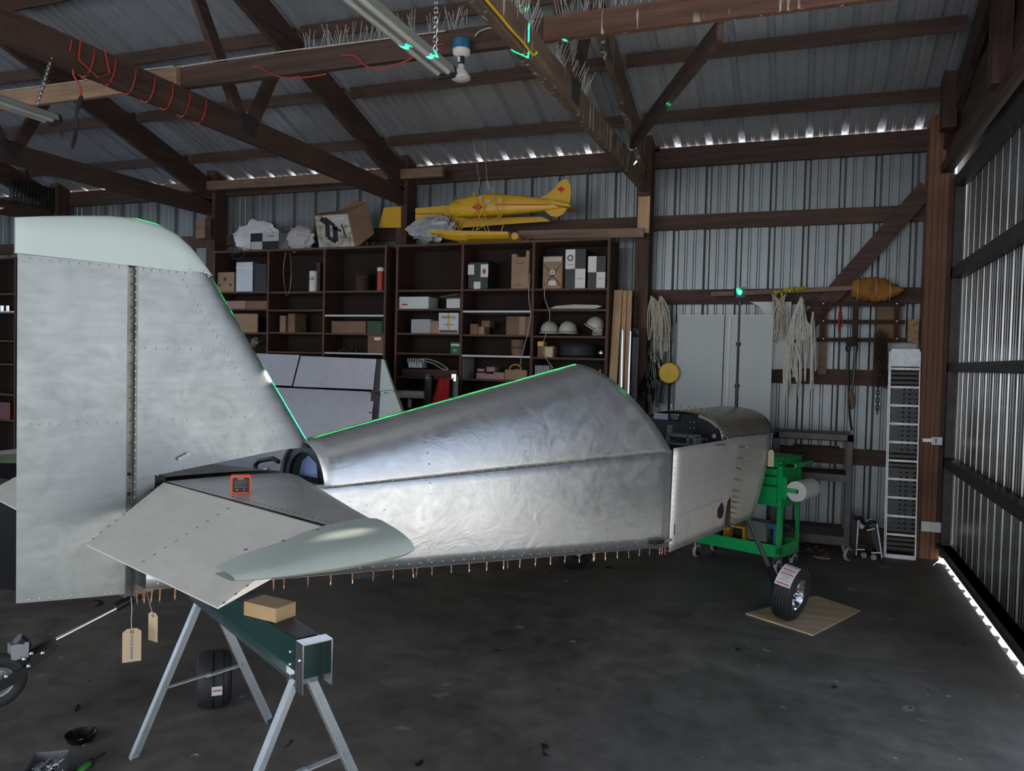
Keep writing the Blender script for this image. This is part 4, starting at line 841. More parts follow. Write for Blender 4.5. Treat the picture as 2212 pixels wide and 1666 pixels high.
t, lo, hi = item('carton', 'brown carton with a white label low in the left bookcase', 'box', (794, 725, 830, 762), CARD, LZs[2][3], .2); deco(t, lo, hi, .4, .72, .8, .9, PAPER, 'label')
mb = MB()
for i in range(7): mb.blob(yP(735+i*9, 757-(i % 2)*3, YS+.08), (.025, .03, .018), i, .5, 8, 6)
tag(mb.build('small_parts', RUST, kind='stuff'), 'dark loose odds and ends on the white shelf', 'parts', kind='stuff')
for i, x_ in enumerate((6, 19)):
    c = yP(x_, 671, YS+.08); c.z = FZ[1][1]+.0015; tag(MB().lathe([(0, 0), (.03, 0), (.033, .07), (.028, .07), (.025, .01)], at(*c), 14).build('mug', CHROME), ('shiny mug at the left on the far left bookcase', 'shiny mug nearer the rudder on the far left bookcase')[i], 'mug')
item('dark_machine', 'dark red and grey machine in the far left bookcase', 'machine', (-20, 870, 22, 905), plain('dark_red_paint', (.12, .012, .01), .5), FZ[1][5], .2)
# things on top of the bookcases
TZ = yP(650, 541, YS).z+.022; TZR = yP(1100, 526, YS).z+.022
def put(x, y, Y): return yP(x, y, Y)
def bag(name, label, x0, y0, x1, y1, mat, Y, seed, amp=.35, ry=.10):
    a, b = yP(x0, y1, Y), yP(x1, y0, Y); c = (a+b)/2; mb = MB(); mb.blob(c, ((b.x-a.x)/2, ry, (b.z-a.z)/2), seed, amp, 26, 18, 3.2); return tag(mb.build(name, mat), label, 'bag')
bag('plastic_bag', 'white plastic bag behind the checkered box on the left bookcase', 508, 476, 598, 543, WBAG, YS+.31, 2, ry=.03)
bag('plastic_bag', 'clear crumpled plastic bag between checkered box and big carton', 616, 489, 678, 544, CLEAR, YS+.10, 5, .3, ry=.07)
bag('plastic_bag', 'grey crumpled plastic bag left of the model floatplane', 884, 466, 985, 524, BAG, YS+.17, 8, .4, ry=.07)
a, b = yP(541, 545, YS+.02), yP(603, 502, YS+.02)
t = thing('checkered_carton', 'low open black and white checkered box atop the left bookcase', 'box', ((a.x+b.x)/2, YS, TZ)); lo, hi = (a.x, YS+.02, TZ), (b.x, YS+.26, b.z); x0, y0, z0 = lo; x1, y1, z1 = hi
mb = MB(); mb.box(lo, (x1, y0+.005, z1)); mb.box((x0, y1-.005, z0), hi); mb.box(lo, (x0+.005, y1, z1)); mb.box((x1-.005, y0, z0), hi); mb.box(lo, (x1, y1, z0+.005)); mb.build('carton', GREY2, t)
deco(t, lo, hi, 0, .5, .42, 1, DARK, 'black_check'); deco(t, lo, hi, .42, 0, 1, .5, DARK, 'black_check'); MB().add([(x1, y0, z1), (x1, y1, z1), (x1+.12, y1-.02, z1+.03), (x1+.12, y0+.02, z1+.04)], [(0, 1, 2, 3)]).build('flap', CARD, t, solid=.004); MB().add([(x1, y0, z0), (x1+.10, y0+.03, z0), (x1+.12, y0+.03, z1-.01), (x1, y0, z1)], [(0, 1, 2, 3)]).build('side_panel', DARK, t, solid=.003); word(t, lo, hi, .72, .8, 'Tomatoes', .022)
cc_ = cable('cord_tangle', None, None, yl(((488, 541), (500, 533), (530, 537), (545, 541), (520, 545), (500, 552), (512, 560), (530, 548), (505, 538), (492, 545)), YS-.01), .004, SPAR); tag(cc_.build('cord_tangle', CARDD), 'tangle of brown cord at the front edge below the white bag', 'cord')
# big tilted carton
t = thing('large_carton', 'large tilted cardboard carton with a tool picture printed on its front', 'box', yP(740, 540, YS+.1))
a, b, c_, d = (yP(x, y, YS+.01) for x, y in ((690, 540), (769, 535), (752, 461), (679, 466))); bk = V((.10, .26, .015))
mb = MB(); e_, f_, g_, h_ = yP(808, 505, YS+.16), yP(792, 438, YS+.16), d+V((.05, .25, .03)), a+V((.05, .25, 0))
mb.add([a, b, c_, d, h_, e_, f_, g_], [(0, 1, 2, 3), (1, 5, 6, 2), (4, 7, 6, 5), (0, 3, 7, 4), (0, 4, 5, 1)]); mb.build('carton', CARD, t, solid=.004)
def fq(u, v): return a.lerp(b, u).lerp(d.lerp(c_, u), v)+V((0, -.004, 0))
mb = MB(); mb.prism([fq(.02, .02), fq(.98, .02), fq(.98, .98), fq(.02, .98)], (0, .002, 0)); mb.build('printed_picture', plain('printed_picture', (.32, .30, .25), .6, 0, .7, 14), t)
mb = MB(); mb.prism([fq(.25, .98), fq(.98, .98), fq(.98, .68), fq(.5, .62)], (0, -.001, 0)); mb.build('printed_sky', GREY2, t)
mb = MB()
for (u0, v0), (u1, v1), r_ in (((.18, .9), (.35, .75), .025), ((.35, .75), (.3, .35), .028), ((.5, .2), (.55, .65), .03), ((.3, .35), (.5, .2), .02), ((.55, .65), (.3, .9), .018), ((.75, .7), (.8, .3), .008), ((.5, .6), (.7, .5), .012)): p, q = fq(u0, v0), fq(u1, v1); mb.beam(p, q, .003, r_*2, up=(0, 1, 0), roll=PI/2)
mb.build('printed_tool', DARK, t); mb = MB(); m_ = at(*fq(.68, .86)+V((0, -.002, 0))) @ rot(-.06, 'Y') @ XZ; mb.text('FULL-RITE', .03, m_); mb.build('lettering', PAPER, t)
mb = MB(); mb.add([d, c_, c_+V((-.05, .13, .07)), d+V((-.0, .12, .05))], [(0, 1, 2, 3)]); mb.add([f_, c_, c_+V((-.14, .06, .05)), f_+V((-.15, -.02, .03))], [(0, 1, 2, 3)]); mb.build('flap', CARD, t, solid=.004)
# yellow model wing pieces and the floatplane model
YM = 6.93
tag(MB().prism(yl(((818, 492), (829, 449), (866, 446), (866, 492)), YS+.33), (0, .02, 0)).build('model_wing', YELP), 'yellow tapered model wing tip showing left of the post', 'model wing')
t = thing('model_wing', 'long yellow model wing standing on the bookcase behind the floatplane', 'model wing', yP(1000, 500, YS+.28))
MB().prism(yl(((897, 450), (978, 443), (1060, 470), (1170, 468), (1190, 478), (1100, 484), (1000, 492), (897, 497)), YS+.28), (0, .03, 0)).build('panel', YELP, t)
MB().prism(yl(((897, 461), (960, 460), (960, 462), (897, 463)), YS+.277), (0, .004, 0)).build('spar_line', CARD, t)
a = yP(930, 497, YS+.28); MB().box((a.x, YS+.285, TZR), (a.x+.3, YS+.305, a.z+.01)).build('support_batten', W_SH, t)
mp = thing('model_floatplane', 'yellow model floatplane with red maple leaves hung over the bookcase', 'model airplane', yP(1080, 520, YM))
def yq(x, y, d=0): return yP(x, y, YM+d)
secs = [(985, 432, 470, .05), (1008, 428, 470, .085), (1022, 424, 470, .09), (1050, 420, 469, .095), (1080, 420, 467, .09), (1130, 424, 462, .07), (1180, 430, 456, .045), (1228, 437, 447, .012)]
mb = MB()
def fus(u, v):
    k = u*(len(secs)-1); i = min(len(secs)-2, int(k)); f_ = k-i; L = [secs[i][j]*(1-f_)+secs[i+1][j]*f_ for j in range(4)]
    p0, p1 = yP(L[0], L[1], YM+.09), yP(L[0], L[2], YM+.09); c = (p0+p1)/2; h = (p0.z-p1.z)/2; a = 2*PI*v
    q = lambda s: math.copysign(abs(s)**.6, s)
    return V((c.x, YM+.09+q(math.cos(a))*L[3]*.9, c.z+q(math.sin(a))*h))
mb.grid(fus, 28, 20); mb.build('fuselage', YELP, mp)
mb = MB(); c0, c1 = yP(978, 452, YM+.09), yP(1012, 450, YM+.09); mb.lathe([(.03, -.002), (.072, 0), (.080, .03), (.080, (c1-c0).length), (.06, (c1-c0).length)], align(c0, c1-c0), 24); mb.build('cowling', YELP, mp)
mb = MB(); mb.dome(c0-(c1-c0).normalized()*.0, c0-c1, .02, 1.2, 10); mb.build('spinner', CHROME, mp)
mb = MB()
for sg in (1, -1):
    p = yP(979, 452, YM+.09); q = yP(985, 424, YM+.07) if sg > 0 else yP(968, 487, YM+.11); mb.beam(p, q, .006, .022, up=(0, 1, 0))
mb.build('propeller', SPAR, mp)
mb = MB(); mb.prism(yl(((1165, 428), (1185, 418), (1200, 405), (1210, 391), (1219, 387), (1227, 389), (1232, 400), (1234, 418), (1230, 440), (1190, 434)), YM+.085), (0, .012, 0)); mb.build('fin', YELP, mp)
mb = MB(); mb.prism(yl(((1177, 456), (1190, 467), (1204, 469), (1216, 463), (1229, 446), (1200, 450)), YM+.085), (0, .012, 0)); mb.build('ventral_fin', YELP, mp)
mb = MB(); mb.prism(yl(((1186, 431), (1230, 442), (1233, 447), (1196, 441)), YM-.06), (0, .30, .0)); mb.build('tailplane', YELP, mp)
mb = MB(); mb.beam(yq(1068, 442, -.005), yq(1186, 442, .04), .002, .008); mb.build('red_stripe', MAROON, mp)
def leaf(cx_, cy_, sz, dy):
    P = [(0, -1), (.12, -.55), (.45, -.65), (.35, -.35), (.95, -.25), (.75, 0), (.55, .1), (.6, .25), (.3, .2), (.12, .5), (.08, .45), (.05, .95)]
    P = P+[(-x, y) for x, y in reversed(P[1:])]; return MB().prism([yP(cx_+x*sz, cy_+y*sz, YM+dy) for x, y in P], (0, -.002, 0))
leaf(1212, 410, 9, .083).build('maple_leaf', MAROON, mp); leaf(1031, 449, 12, -.005).build('maple_leaf', MAROON, mp)
mb = MB(); mb.prism(yl(((1046, 438), (1050, 432), (1062, 432), (1057, 440)), YM-.003), (0, -.002, 0)); mb.prism(yl(((1030, 430), (1036, 424), (1043, 424), (1040, 431)), YM-.003), (0, -.002, 0)); mb.lathe([(0, 0), (.018, 0), (.018, .002), (0, .002)], align(yq(1081, 432, -.003), (0, -1, 0)), 12); mb.build('windows', GREY2, mp, kind='stuff')
mb = MB()
prof = [(935, 501, 509), (950, 500, 511), (975, 500, 518), (1012, 501, 521), (1014, 501, 517), (1060, 502, 517), (1103, 503, 515)]
def flt(u, v):
    k = u*(len(prof)-1); i = min(len(prof)-2, int(k)); f_ = k-i; x, y0, y1 = [prof[i][j]*(1-f_)+prof[i+1][j]*f_ for j in range(3)]
    q = [(-1, 0), (1, 0), (1, .55), (0, 1), (-1, .55), (-1, 0)]; k2 = v*5; j = min(4, int(k2)); g_ = k2-j; a, b = q[j], q[j+1]; yy = a[0]+(b[0]-a[0])*g_; zz = a[1]+(b[1]-a[1])*g_
    p0, p1 = yP(x, y0, YM), yP(x, y1, YM); return V((p0.x, YM-.03+yy*.035, p0.z+(p1.z-p0.z)*zz))
mb.grid(flt, 18, 10, False); mb.build('float', YELP, mp)
mb = MB()
for v_ in mb.v: pass
mb.grid(lambda u, v: flt(u, v)+V((.02, .26, .0)), 18, 10, False); mb.build('float', YELP, mp)
mb = MB(); mb.lathe([(0, -.006), (.034, -.006), (.034, .006), (0, .006)], align(yq(1112, 510), (.25, -1, 0)), 20); mb.build('water_rudder', YELP, mp)
mb = MB()
for x_ in (948, 954): mb.beam(yP(x_, 500.5, YM-.066), yP(x_+1, 511, YM-.066), .001, .004, up=(0, 1, 0))
mb.build('float_stripe', CARD, mp)
mb = MB()
for a, b in (((988, 500), (1000, 470)), ((990, 500), (1030, 470)), ((1028, 498), (1045, 470)), ((1028, 498), (1080, 467)), ((1050, 500), (1035, 468)), ((1056, 500), (1040, 430)), ((1083, 500), (1090, 478)), ((1020, 415), (1037, 450)), ((1025, 416), (1035, 470)), ((1065, 424), (1078, 470)), ((1088, 424), (1082, 470)), ((1020, 500), (1050, 440))): mb.beam(yq(*a, -.02), yq(*b, -.02), .006, .006)
mb.build('struts', YELP, mp)
mb = MB()
for x0, y0, x1, y1, tx in ((1040, 425, 1022, 300, 0), (1057, 420, 1052, 390, 0), (1052, 390, 1046, 305, 0), (1062, 420, 1052, 392, 0), (1070, 422, 1052, 392, 0)): mb.tube([yq(x0, y0, .08), yP(x1, y1, YM+.08)], .0022, 5)
mb.build('hanging_strings', ROPE, mp)
# ================================================================== SAWHORSE, BLOCK, GAUGE, TAGS
sh = thing('sawhorse', 'folding steel sawhorse with a dark green beam under the tail', 'sawhorse', (-1.87, 2.31, 0))
N_, F_ = V((-1.43, 2.05, 0)), V((-2.32, 2.565, 0)); bd = (N_-F_).normalized(); bp = V((-bd.y, bd.x, 0)); bp = bp if bp.y > 0 else -bp
Zv = V((0, 0, 1))
mb = MB(); mb.beam(F_+Zv*.645, N_+Zv*.645, .085, .125); mb.build('beam', DGRN, sh)
mb = MB(); mb.beam(F_+Zv*.710, N_+Zv*.710-bd*.02, .070, .006); mb.build('rubber_pad', BLK, sh)
mb = MB(); mb.beam(F_-bp*.05+Zv*.592, N_-bp*.05+Zv*.592-bd*.02, .014, .014); mb.build('beam_lip', CHROME, sh)
for E_, sg in ((V((-1.47, 2.07, .575)), 1), (V((-2.28, 2.54, .595)), -1)):
    for k in (1, -1):
        foot = V((E_.x, E_.y, .0))+bp*k*.275+bd*.0; top_ = E_+bp*k*.022
        mb = MB(); mb.beam(foot+Zv*.002, top_, .036, .004, up=bd); d_ = (top_-foot).normalized(); mb.beam(foot+bd*.014+Zv*.002, top_+bd*.014, .003, .030, up=bp) if 0 else None
        a_ = bd.cross(d_).normalized(); mb.beam(foot+a_*.017+bd*.015+Zv*.002, top_+a_*.017+bd*.015, .032, .004, up=a_); mb.build('leg', STEEL, sh)
    mb = MB(); l0 = V((E_.x, E_.y, 0)); mb.beam(l0+bp*.15+Zv*.275, l0-bp*.0+Zv*.262, .022, .006); mb.beam(l0+bp*.02+Zv*.268, l0-bp*.145+Zv*.255, .018, .006)
    for k in (1, -1): mb.dome(l0+bp*k*.15+Zv*(.275 if k > 0 else .255)-bd*.006*sg, bd*sg, .006)
    mb.build('spreader', STEEL, sh)
    mb = MB(); c = E_+Zv*.02; mb.beam(c-bp*.04-Zv*.01, c+bp*.04-Zv*.01, .06, .05); mb.build('leg_bracket', CHROME, sh)
mb = MB(); c = N_+bd*.035+Zv*.66
mb.beam(c-bp*.048-Zv*.10, c-bp*.048+Zv*.055, .004, .05, up=bd); mb.beam(c+bp*.048-Zv*.09, c+bp*.048+Zv*.055, .004, .05, up=bd); mb.beam(c-bp*.05+Zv*.055, c+bp*.05+Zv*.055, .05, .004)
for k in (-1, 1): mb.dome(c+bp*k*.051+Zv*0, bp*k, .006)
mb.build('end_bracket', CHROME, sh)
mb = MB()
for k in (0, 1): mb.dome(N_-bp*.0435-bd*(.05)+Zv*(.62+.04*k), -bp, .006)
mb.build('beam_screws', CHROME, sh, kind='stuff')
mb = MB(); c = zP(583, 1300, .76); mb.box((-.075, -.045, -.047), (.075, .045, 0), at(*c) @ rot(AANG*-1+.25)); tag(mb.build('wood_block', W_BLK), 'tan wood block lying on the sawhorse beam', 'block')
g0 = aloc(zP(520, 1068, 1.14)); gm = world_of(plane) @ at(g0.x, g0.y, 1.141)
gv = (CAMP-gm.translation); gv.z = 0; gv.normalize(); gx = V((-gv.y, gv.x, 0)); gx = gx if gx.dot(CX) > 0 else -gx
G = M((gx, -gv, V((0, 0, 1)))).transposed().to_4x4(); G.translation = gm.translation
gg = thing('digital_level', 'orange digital angle gauge standing on the horizontal stabilizer', 'gauge', gm.translation)
gh = .062; 
def rr_poly(x0, z0, x1, z1, r, y, n=5):
    P = []
    for cx_, cz_, a0 in ((x1-r, z1-r, 0), (x0+r, z1-r, 90), (x0+r, z0+r, 180), (x1-r, z0+r, 270)):
        P += [G @ V((cx_+r*math.cos(R(a0+90*k/n)), y, cz_+r*math.sin(R(a0+90*k/n)))) for k in range(n+1)]
    return P
MB().prism(rr_poly(-.032, 0, .032, gh, .007, 0), gv*-.028).build('case', ORG, gg)
MB().prism(rr_poly(-.0255, .006, .0255, gh-.008, .003, -.0015), gv*-.002).build('face_plate', BLK, gg)
MB().prism(rr_poly(-.0205, .026, .0205, .047, .001, -.002), gv*-.001).build('screen', SCREEN, gg)
for x_, m_ in ((-.0115, ORG), (.011, GREY)): MB().lathe([(0, 0), (.0036, 0), (.0036, .0015), (0, .0018)], align(G @ V((x_, -.0016, .014)), gv), 14).build('button', m_, gg)
MB().text('KLEIN', .0075, G @ at(0, -.0022, .0505) @ XZ, .0002).build('lettering', PAPER, gg)
MB().prism(rr_poly(-.0205, .0222, .0205, .0232, .0003, -.0018), gv*-.0004).build('face_line', GREY2, gg)
def tag_card(pix, w_, h_, lean, o, label, txt=True, s_=None):
    c = world_of(plane) @ oP(pix[0], pix[1], o); gv = (CAMP-c); gv.z = 0; gv.normalize(); gx = V((-gv.y, gv.x, 0)); gx = gx if gx.dot(CX) > 0 else -gx
    gx = (gx*math.cos(lean)+gv*math.sin(lean)).normalized(); gn = gx.cross(V((0, 0, 1)))
    t = thing('paper_tag', label, 'tag', c-V((0, 0, h_))); P = [(-w_*.25, 0), (w_*.25, 0), (w_*.5, -h_*.10), (w_*.5, -h_), (-w_*.5, -h_), (-w_*.5, -h_*.10)]
    MB().prism([c+gx*x+V((0, 0, z)) for x, z in P], gn*.0006).build('card', CREAM, t)
    MB().lathe([(.003, 0), (.0065, 0), (.0065, .0008), (.003, .0008)], align(c+V((0, 0, -.012))+gn*.0005, gn), 12).build('eyelet', CARD, t)
    return t, c, gx, gn
t, c, gx, gn = tag_card((285, 1358), .060, .118, 0, .05, 'cream paper tag with blue handwriting hanging nearest the rudder'); p_ = world_of(plane) @ oP(283, 1289, .03)
MB().tube([p_, p_.lerp(c, .4)+V((.003, 0, 0)), p_.lerp(c, .75)-V((.002, 0, 0)), c-V((0, 0, .012))], .0012, 5).build('string', PAPER, t)
mb = MB(); mm = M((-V((0, 0, 1)), gx*-1, gn*1)) ; 
for sgn_ in (1,):
    f_ = M((V((0, 0, -1)), gx, gn)).transposed().to_4x4(); f_.translation = c+V((0, 0, -.066))+gn*(.0012 if gn.dot(CAMP-c) > 0 else -.0012); mb.text('Vertical Stabilizer', .0125, f_, .0002)
mb.build('handwriting', plain('blue_ink', (.02, .05, .30), .6), t)
t, c, gx, gn = tag_card((331, 1323), .052, .105, .95, .03, 'cream paper tag turned half edge-on, right of the handwritten tag'); p_ = world_of(plane) @ oP(318, 1282, .1)
MB().tube([p_, p_.lerp(c, .5)+V((-.004, 0, 0)), c-V((0, 0, .01))], .0012, 5).build('string', PAPER, t)
def fr_card():
    c = AWd(.80, .345, .985); gv = (CAMP-c); gv.z = 0; gv.normalize(); gx = V((-gv.y, gv.x, 0)); gx = gx if gx.dot(CX) > 0 else -gx
    t = thing('paper_tag', 'cream paper tag hanging from the front right edge of the fuselage', 'tag', c-V((0, 0, .12))); w_, h_ = .042, .125; P = [(-w_*.25, 0), (w_*.25, 0), (w_*.5, -h_*.12), (w_*.5, -h_), (-w_*.5, -h_), (-w_*.5, -h_*.12)]
    MB().prism([c+gx*x+V((0, 0, z)) for x, z in P], gv*.0008).build('card', CREAM, t); MB().tube([c+V((0, 0, .085)), c-V((0, 0, .01))], .0015, 5).build('string', PAPER, t)
    MB().blob(c+V((0, 0, .105)), (.010, .010, .028), 3, .1, 10, 8).build('blue_clip', BLUE, t)
    mb = MB()
    for i in range(7): mb.tube([c+V((0, 0, -.02-.012*i))+gv*.0012, c+V((0, 0, -.026-.012*i))+gv*.0012+gx*.004*(-1)**i], .0009, 4)
    mb.build('handwriting', DARK, t)
fr_card()
# ================================================================== FLOOR OBJECTS
pp = [zP(*q) for q in ((1610, 1328), (1756, 1375), (1858, 1322), (1762, 1290))]
tag(MB().prism([p+V((0, 0, .001)) for p in pp], (0, 0, .010)).build('plywood_sheet', PLY), 'square plywood sheet on the floor under the right main wheel', 'plywood')
c = zP(462, 1526, 0); st = thing('spare_tyre', 'black tyre standing on edge behind the sawhorse legs, with a paper sticker', 'tyre', c)
ax_ = (c-CAMP); ax_.z = 0; ax_ = V((ax_.y, -ax_.x, 0)).normalized(); fr = align(c+V((0, 0, .128)), ax_); Rr, h = .127, .078
mb = MB(); pr = [(Rr*.5, -h*.6), (Rr*.7, -h*.95), (Rr*.9, -h*.85), (Rr*.97, -h*.6)]
for g in (-.28, .28): pr += [(Rr, h*(g-.22)), (Rr, h*(g+.2)), (Rr*.95, h*(g+.22)), (Rr*.95, h*(g+.30))]
pr += [(Rr*.97, h*.66), (Rr*.9, h*.85), (Rr*.7, h*.95), (Rr*.5, h*.6)]; mb.lathe(pr, fr, 36); mb.build('carcass', RUB, st)
d = fr.inverted().to_3x3() @ V((-ax_.y, ax_.x, 0)); a0 = math.atan2(d.y, d.x); a1 = a0 if (fr @ V((math.cos(a0), math.sin(a0), 0))-fr.translation).dot(CAMP-c) > 0 else a0+PI
mb = MB(); mb.lathe([(Rr*1.012, -.01), (Rr*1.014, .012), (Rr*1.012, .034)], fr, 4, True, a1-.1, a1+.22); mb.build('sticker', PAPER, st); mb = MB(); mb.lathe([(Rr*1.018, -.006), (Rr*1.02, .012), (Rr*1.018, .030)], fr, 2, True, a1+.02, a1+.06); mb.build('sticker_stripe', MAROON, st)
MB().lathe([(0, -h*.3), (Rr*.5, -h*.5), (Rr*.5, h*.5), (0, h*.3)], fr, 20).build('rim', DARK, st)
c = zP(175, 1603, 0); t = thing('parts_dish', 'round black dish on the floor at the bottom left', 'dish', c); MB().lathe([(0, .002), (.030, .002), (.046, .012), (.058, .034), (.061, .035), (.060, .031), (.048, .008), (.030, -.0), (0, -.0)], at(*c), 32).build('bowl', plain('black_steel', (.03, .03, .03), .22, .8, .05), t)
mb = MB()
for i in range(5): mb.tube([c+V((-.01+.012*i, -.005+.006*i, .006)), c+V((.0+.012*i, .008-.01*i, .009))], .0025, 6)
mb.build('small_bolts', STEEL, t, kind='stuff')
c = zP(97, 1690, 0); t = thing('fastener_bin', 'grey open bin full of loose fasteners at the bottom left corner', 'bin', c); m_ = at(*c) @ rot(.62); a_, b_, h_ = .062, .085, .075; w_ = .003
for lo, hi in (((-a_, -b_, 0), (a_, b_, w_)), ((-a_, -b_, 0), (-a_+w_, b_, h_)), ((a_-w_, -b_, 0), (a_, b_, h_)), ((-a_, -b_, 0), (a_, -b_+w_, h_*.5)), ((-a_, b_-w_, 0), (a_, b_, h_))): MB().box(lo, hi, m_).build('bin_wall', GREY, t)
mb = MB()
for i in range(60):
    p = m_ @ V((rnd.uniform(-.05, .05), rnd.uniform(-.07, .07), .03+rnd.random()*.02)); d_ = V((rnd.uniform(-1, 1), rnd.uniform(-1, 1), rnd.uniform(-.3, .5))).normalized()*.02; mb.tube([p-d_, p+d_], rnd.choice((.003, .0045)), 6)
mb.build('fasteners', STEEL, t, kind='stuff')
for i in range(2): MB().tube([m_ @ V((-.03+.04*i, -.06, .055)), m_ @ V((.01+.03*i, .06, .068))], .003, 6).build('drill_bit', STEEL, t)
c = zP(195, 1655, 0); t = thing('screwdriver', 'screwdriver with a green and black handle at the bottom edge of the photo', 'tool', c); d_ = (zP(224, 1632, 0)-c); d_.z = 0; d_.normalize()
mb = MB(); mb.tube([c-d_*.07+Zv*.014, c-d_*.06+Zv*.014, c+Zv*.014, c+d_*.01+Zv*.014], [.008, .014, .012, .008], 12); mb.build('handle', plain('green_handle', (.06, .28, .05), .4), t); mb = MB(); mb.tube([c+d_*.01+Zv*.014, c+d_*.09+Zv*.008], .003, 8); mb.build('shank', BLK, t); mb = MB(); mb.tube([c-d_*.01+Zv*.014, c+d_*.008+Zv*.014], .0145, 12); mb.build('collar', BLK, t)
c = zP(160, 1540, 0); mb = MB(); e_ = zP(168, 1527, 0); mb.tube([c+Zv*.004, c.lerp(e_, .7)+Zv*.005, e_+Zv*.006], [.003, .006, .008], 8); tag(mb.build('driver_bit', DSTEEL), 'small dark driver bit lying alone on the floor at left', 'bit')
tag(cable('leaf_litter', None, None, [zP(*q)+V((0, 0, .006)) for q in ((1758, 1203), (1770, 1206), (1785, 1203), (1792, 1209), (1780, 1208), (1765, 1207))], .006, CARD2).build('dry_leaf', CARD2), 'dry curled leaf on the floor in front of the brown metal cart', 'leaf')
for i, (x_, y_, r_) in enumerate(((1735, 1190, .05), (1780, 1192, .04), (1760, 1180, .03))):
    mb = MB(); c = zP(x_, y_)
    for k in range(9): a = rnd.random()*6.28; p = c+V((rnd.uniform(-.12, .12), rnd.uniform(-.08, .08), .003)); mb.tube([p, p+V((math.cos(a)*r_, math.sin(a)*r_, .002))], .002, 4)
    tag(mb.build('straw_litter', CARD2, kind='stuff'), ('scattered dry straw left of the curled leaf', 'scattered straw just behind the curled leaf', 'scattered straw beneath the brown cart')[i], 'straw', kind='stuff')
# ================================================================== GREEN TOOL CART
u_, v_ = -al, an                                          # left along the front, depth
CO = V((-.115, 6.285, 0)); ct = thing('tool_cart', 'bright green steel tool cart with drawers and a paper towel roll', 'cart', CO)
CM = M((u_, v_, V((0, 0, 1)))).transposed().to_4x4(); CM.translation = CO
CW, CD_ = .76, .36
def cbox(name, lo, hi, m, **k): return MB().box(lo, hi, CM).build(name, m, ct, **k)
for x_ in (0, CW-.035):
    for y_ in (0, CD_-.035):
        mb = MB(); xo = x_ if x_ == 0 else x_+.033; yo = y_ if y_ == 0 else y_+.033; mb.box((x_, yo, .13), (x_+.035, yo+.002, .90), CM); mb.box((xo, y_, .13), (xo+.002, y_+.035, .90), CM); mb.build('post', GRN, ct)
cbox('cabinet', (.004, .012, .525), (CW-.004, CD_-.01, .885), GRN)
mb = MB(); mb.box((0, 0, .84), (CW, CD_, .90), CM); mb.box((-.004, -.004, .895), (CW+.004, CD_+.004, .905), CM); mb.build('lid', GRN, ct)
for z0, z1 in ((.775, .832), (.70, .768), (.56, .693)):
    cbox('drawer', (.042, -.006, z0), (CW-.042, .012, z1), GRN); cbox('drawer_pull', (.042, -.012, z1-.012), (CW-.042, -.004, z1-.003), DARK)
mb = MB(); mb.box((.002, .002, .17), (CW-.002, CD_-.002, .175), CM); mb.box((0, 0, .13), (CW, .003, .225), CM); mb.box((0, CD_-.003, .13), (CW, CD_, .225), CM); mb.box((0, 0, .13), (.003, CD_, .225), CM); mb.box((CW-.003, 0, .13), (CW, CD_, .225), CM); mb.build('bottom_tray', GRN, ct)
mb = MB(); mb.box((-.001, .03, .53), (.002, CD_-.03, .57), CM); mb.build('side_rail', GRN, ct)
mb = MB(); P = [CM @ V(p) for p in ((-.005, .05, .845), (-.075, .04, .855), (-.075, .36, .855), (-.005, .35, .845))]; mb.tube(P[1:3], .017, 14); mb.build('handle', GRN, ct); mb = MB(); mb.tube(P[:2], .012, 8); mb.tube(P[2:], .012, 8); mb.build('handle_bracket', DARK, ct)
mb = MB()
for z in (.87, .83, .55, .21, .15):
    for p, nn in ((V((.018, -.004, z)), -v_), (V((-.003, .018, z)), -u_), (V((-.003, CD_-.018, z)), -u_)): mb.dome(CM @ p, nn, .006, .5, 8)
mb.build('cart_bolts', CHROME, ct, kind='stuff')
for x_, y_ in ((.03, .03), (.03, CD_-.03), (CW-.03, .03), (CW-.03, CD_-.03)):
    cs = empty('caster', (0, 0, 0), parent=ct); c = CM @ V((x_, y_, .052)); 
    mb = MB(); mb.lathe([(.020, -.012), (.044, -.014), (.052, -.008), (.052, .008), (.044, .014), (.020, .012)], align(c, al), 24); mb.build('wheel_tread', GREY2, cs)
    MB().lathe([(0, -.0155), (.040, -.0155), (.040, .0155), (0, .0155)], align(c, al), 20).build('wheel_hub', BLK, cs)
    mb = MB(); 
    for k in (-1, 1): mb.beam(c+al*k*.020, c+al*k*.018+Zv*.075, .003, .035, up=al)
    mb.beam(c+Zv*.076-al*.03, c+Zv*.076+al*.03, .04, .004); mb.beam(c-v_*.05+Zv*.03, c-v_*.02+Zv*.055, .015, .004); mb.build('caster_fork', CHROME, cs)
# paper roll
rc = CM @ V((-.098, .03, .66)); pr_ = thing('paper_towel_roll', 'white paper towel roll mounted on the right side of the green cart', 'paper towel', rc-Zv*.075)
MB().lathe([(.018, 0), (.078, 0), (.078, .27), (.018, .27), (.018, 0)], align(rc, v_), 36).build('paper', PAPER, pr_); MB().lathe([(.0, -.004), (.019, -.004), (.019, .27), (0, .27)], align(rc, v_), 16).build('core', BLK, pr_)
mb = MB(); mb.box((-.105, .018, .645), (.0, .022, .68), CM); mb.box((-.03, .0, .60), (-.0, .022, .76), CM); mb.build('roll_bracket', GRN, pr_)
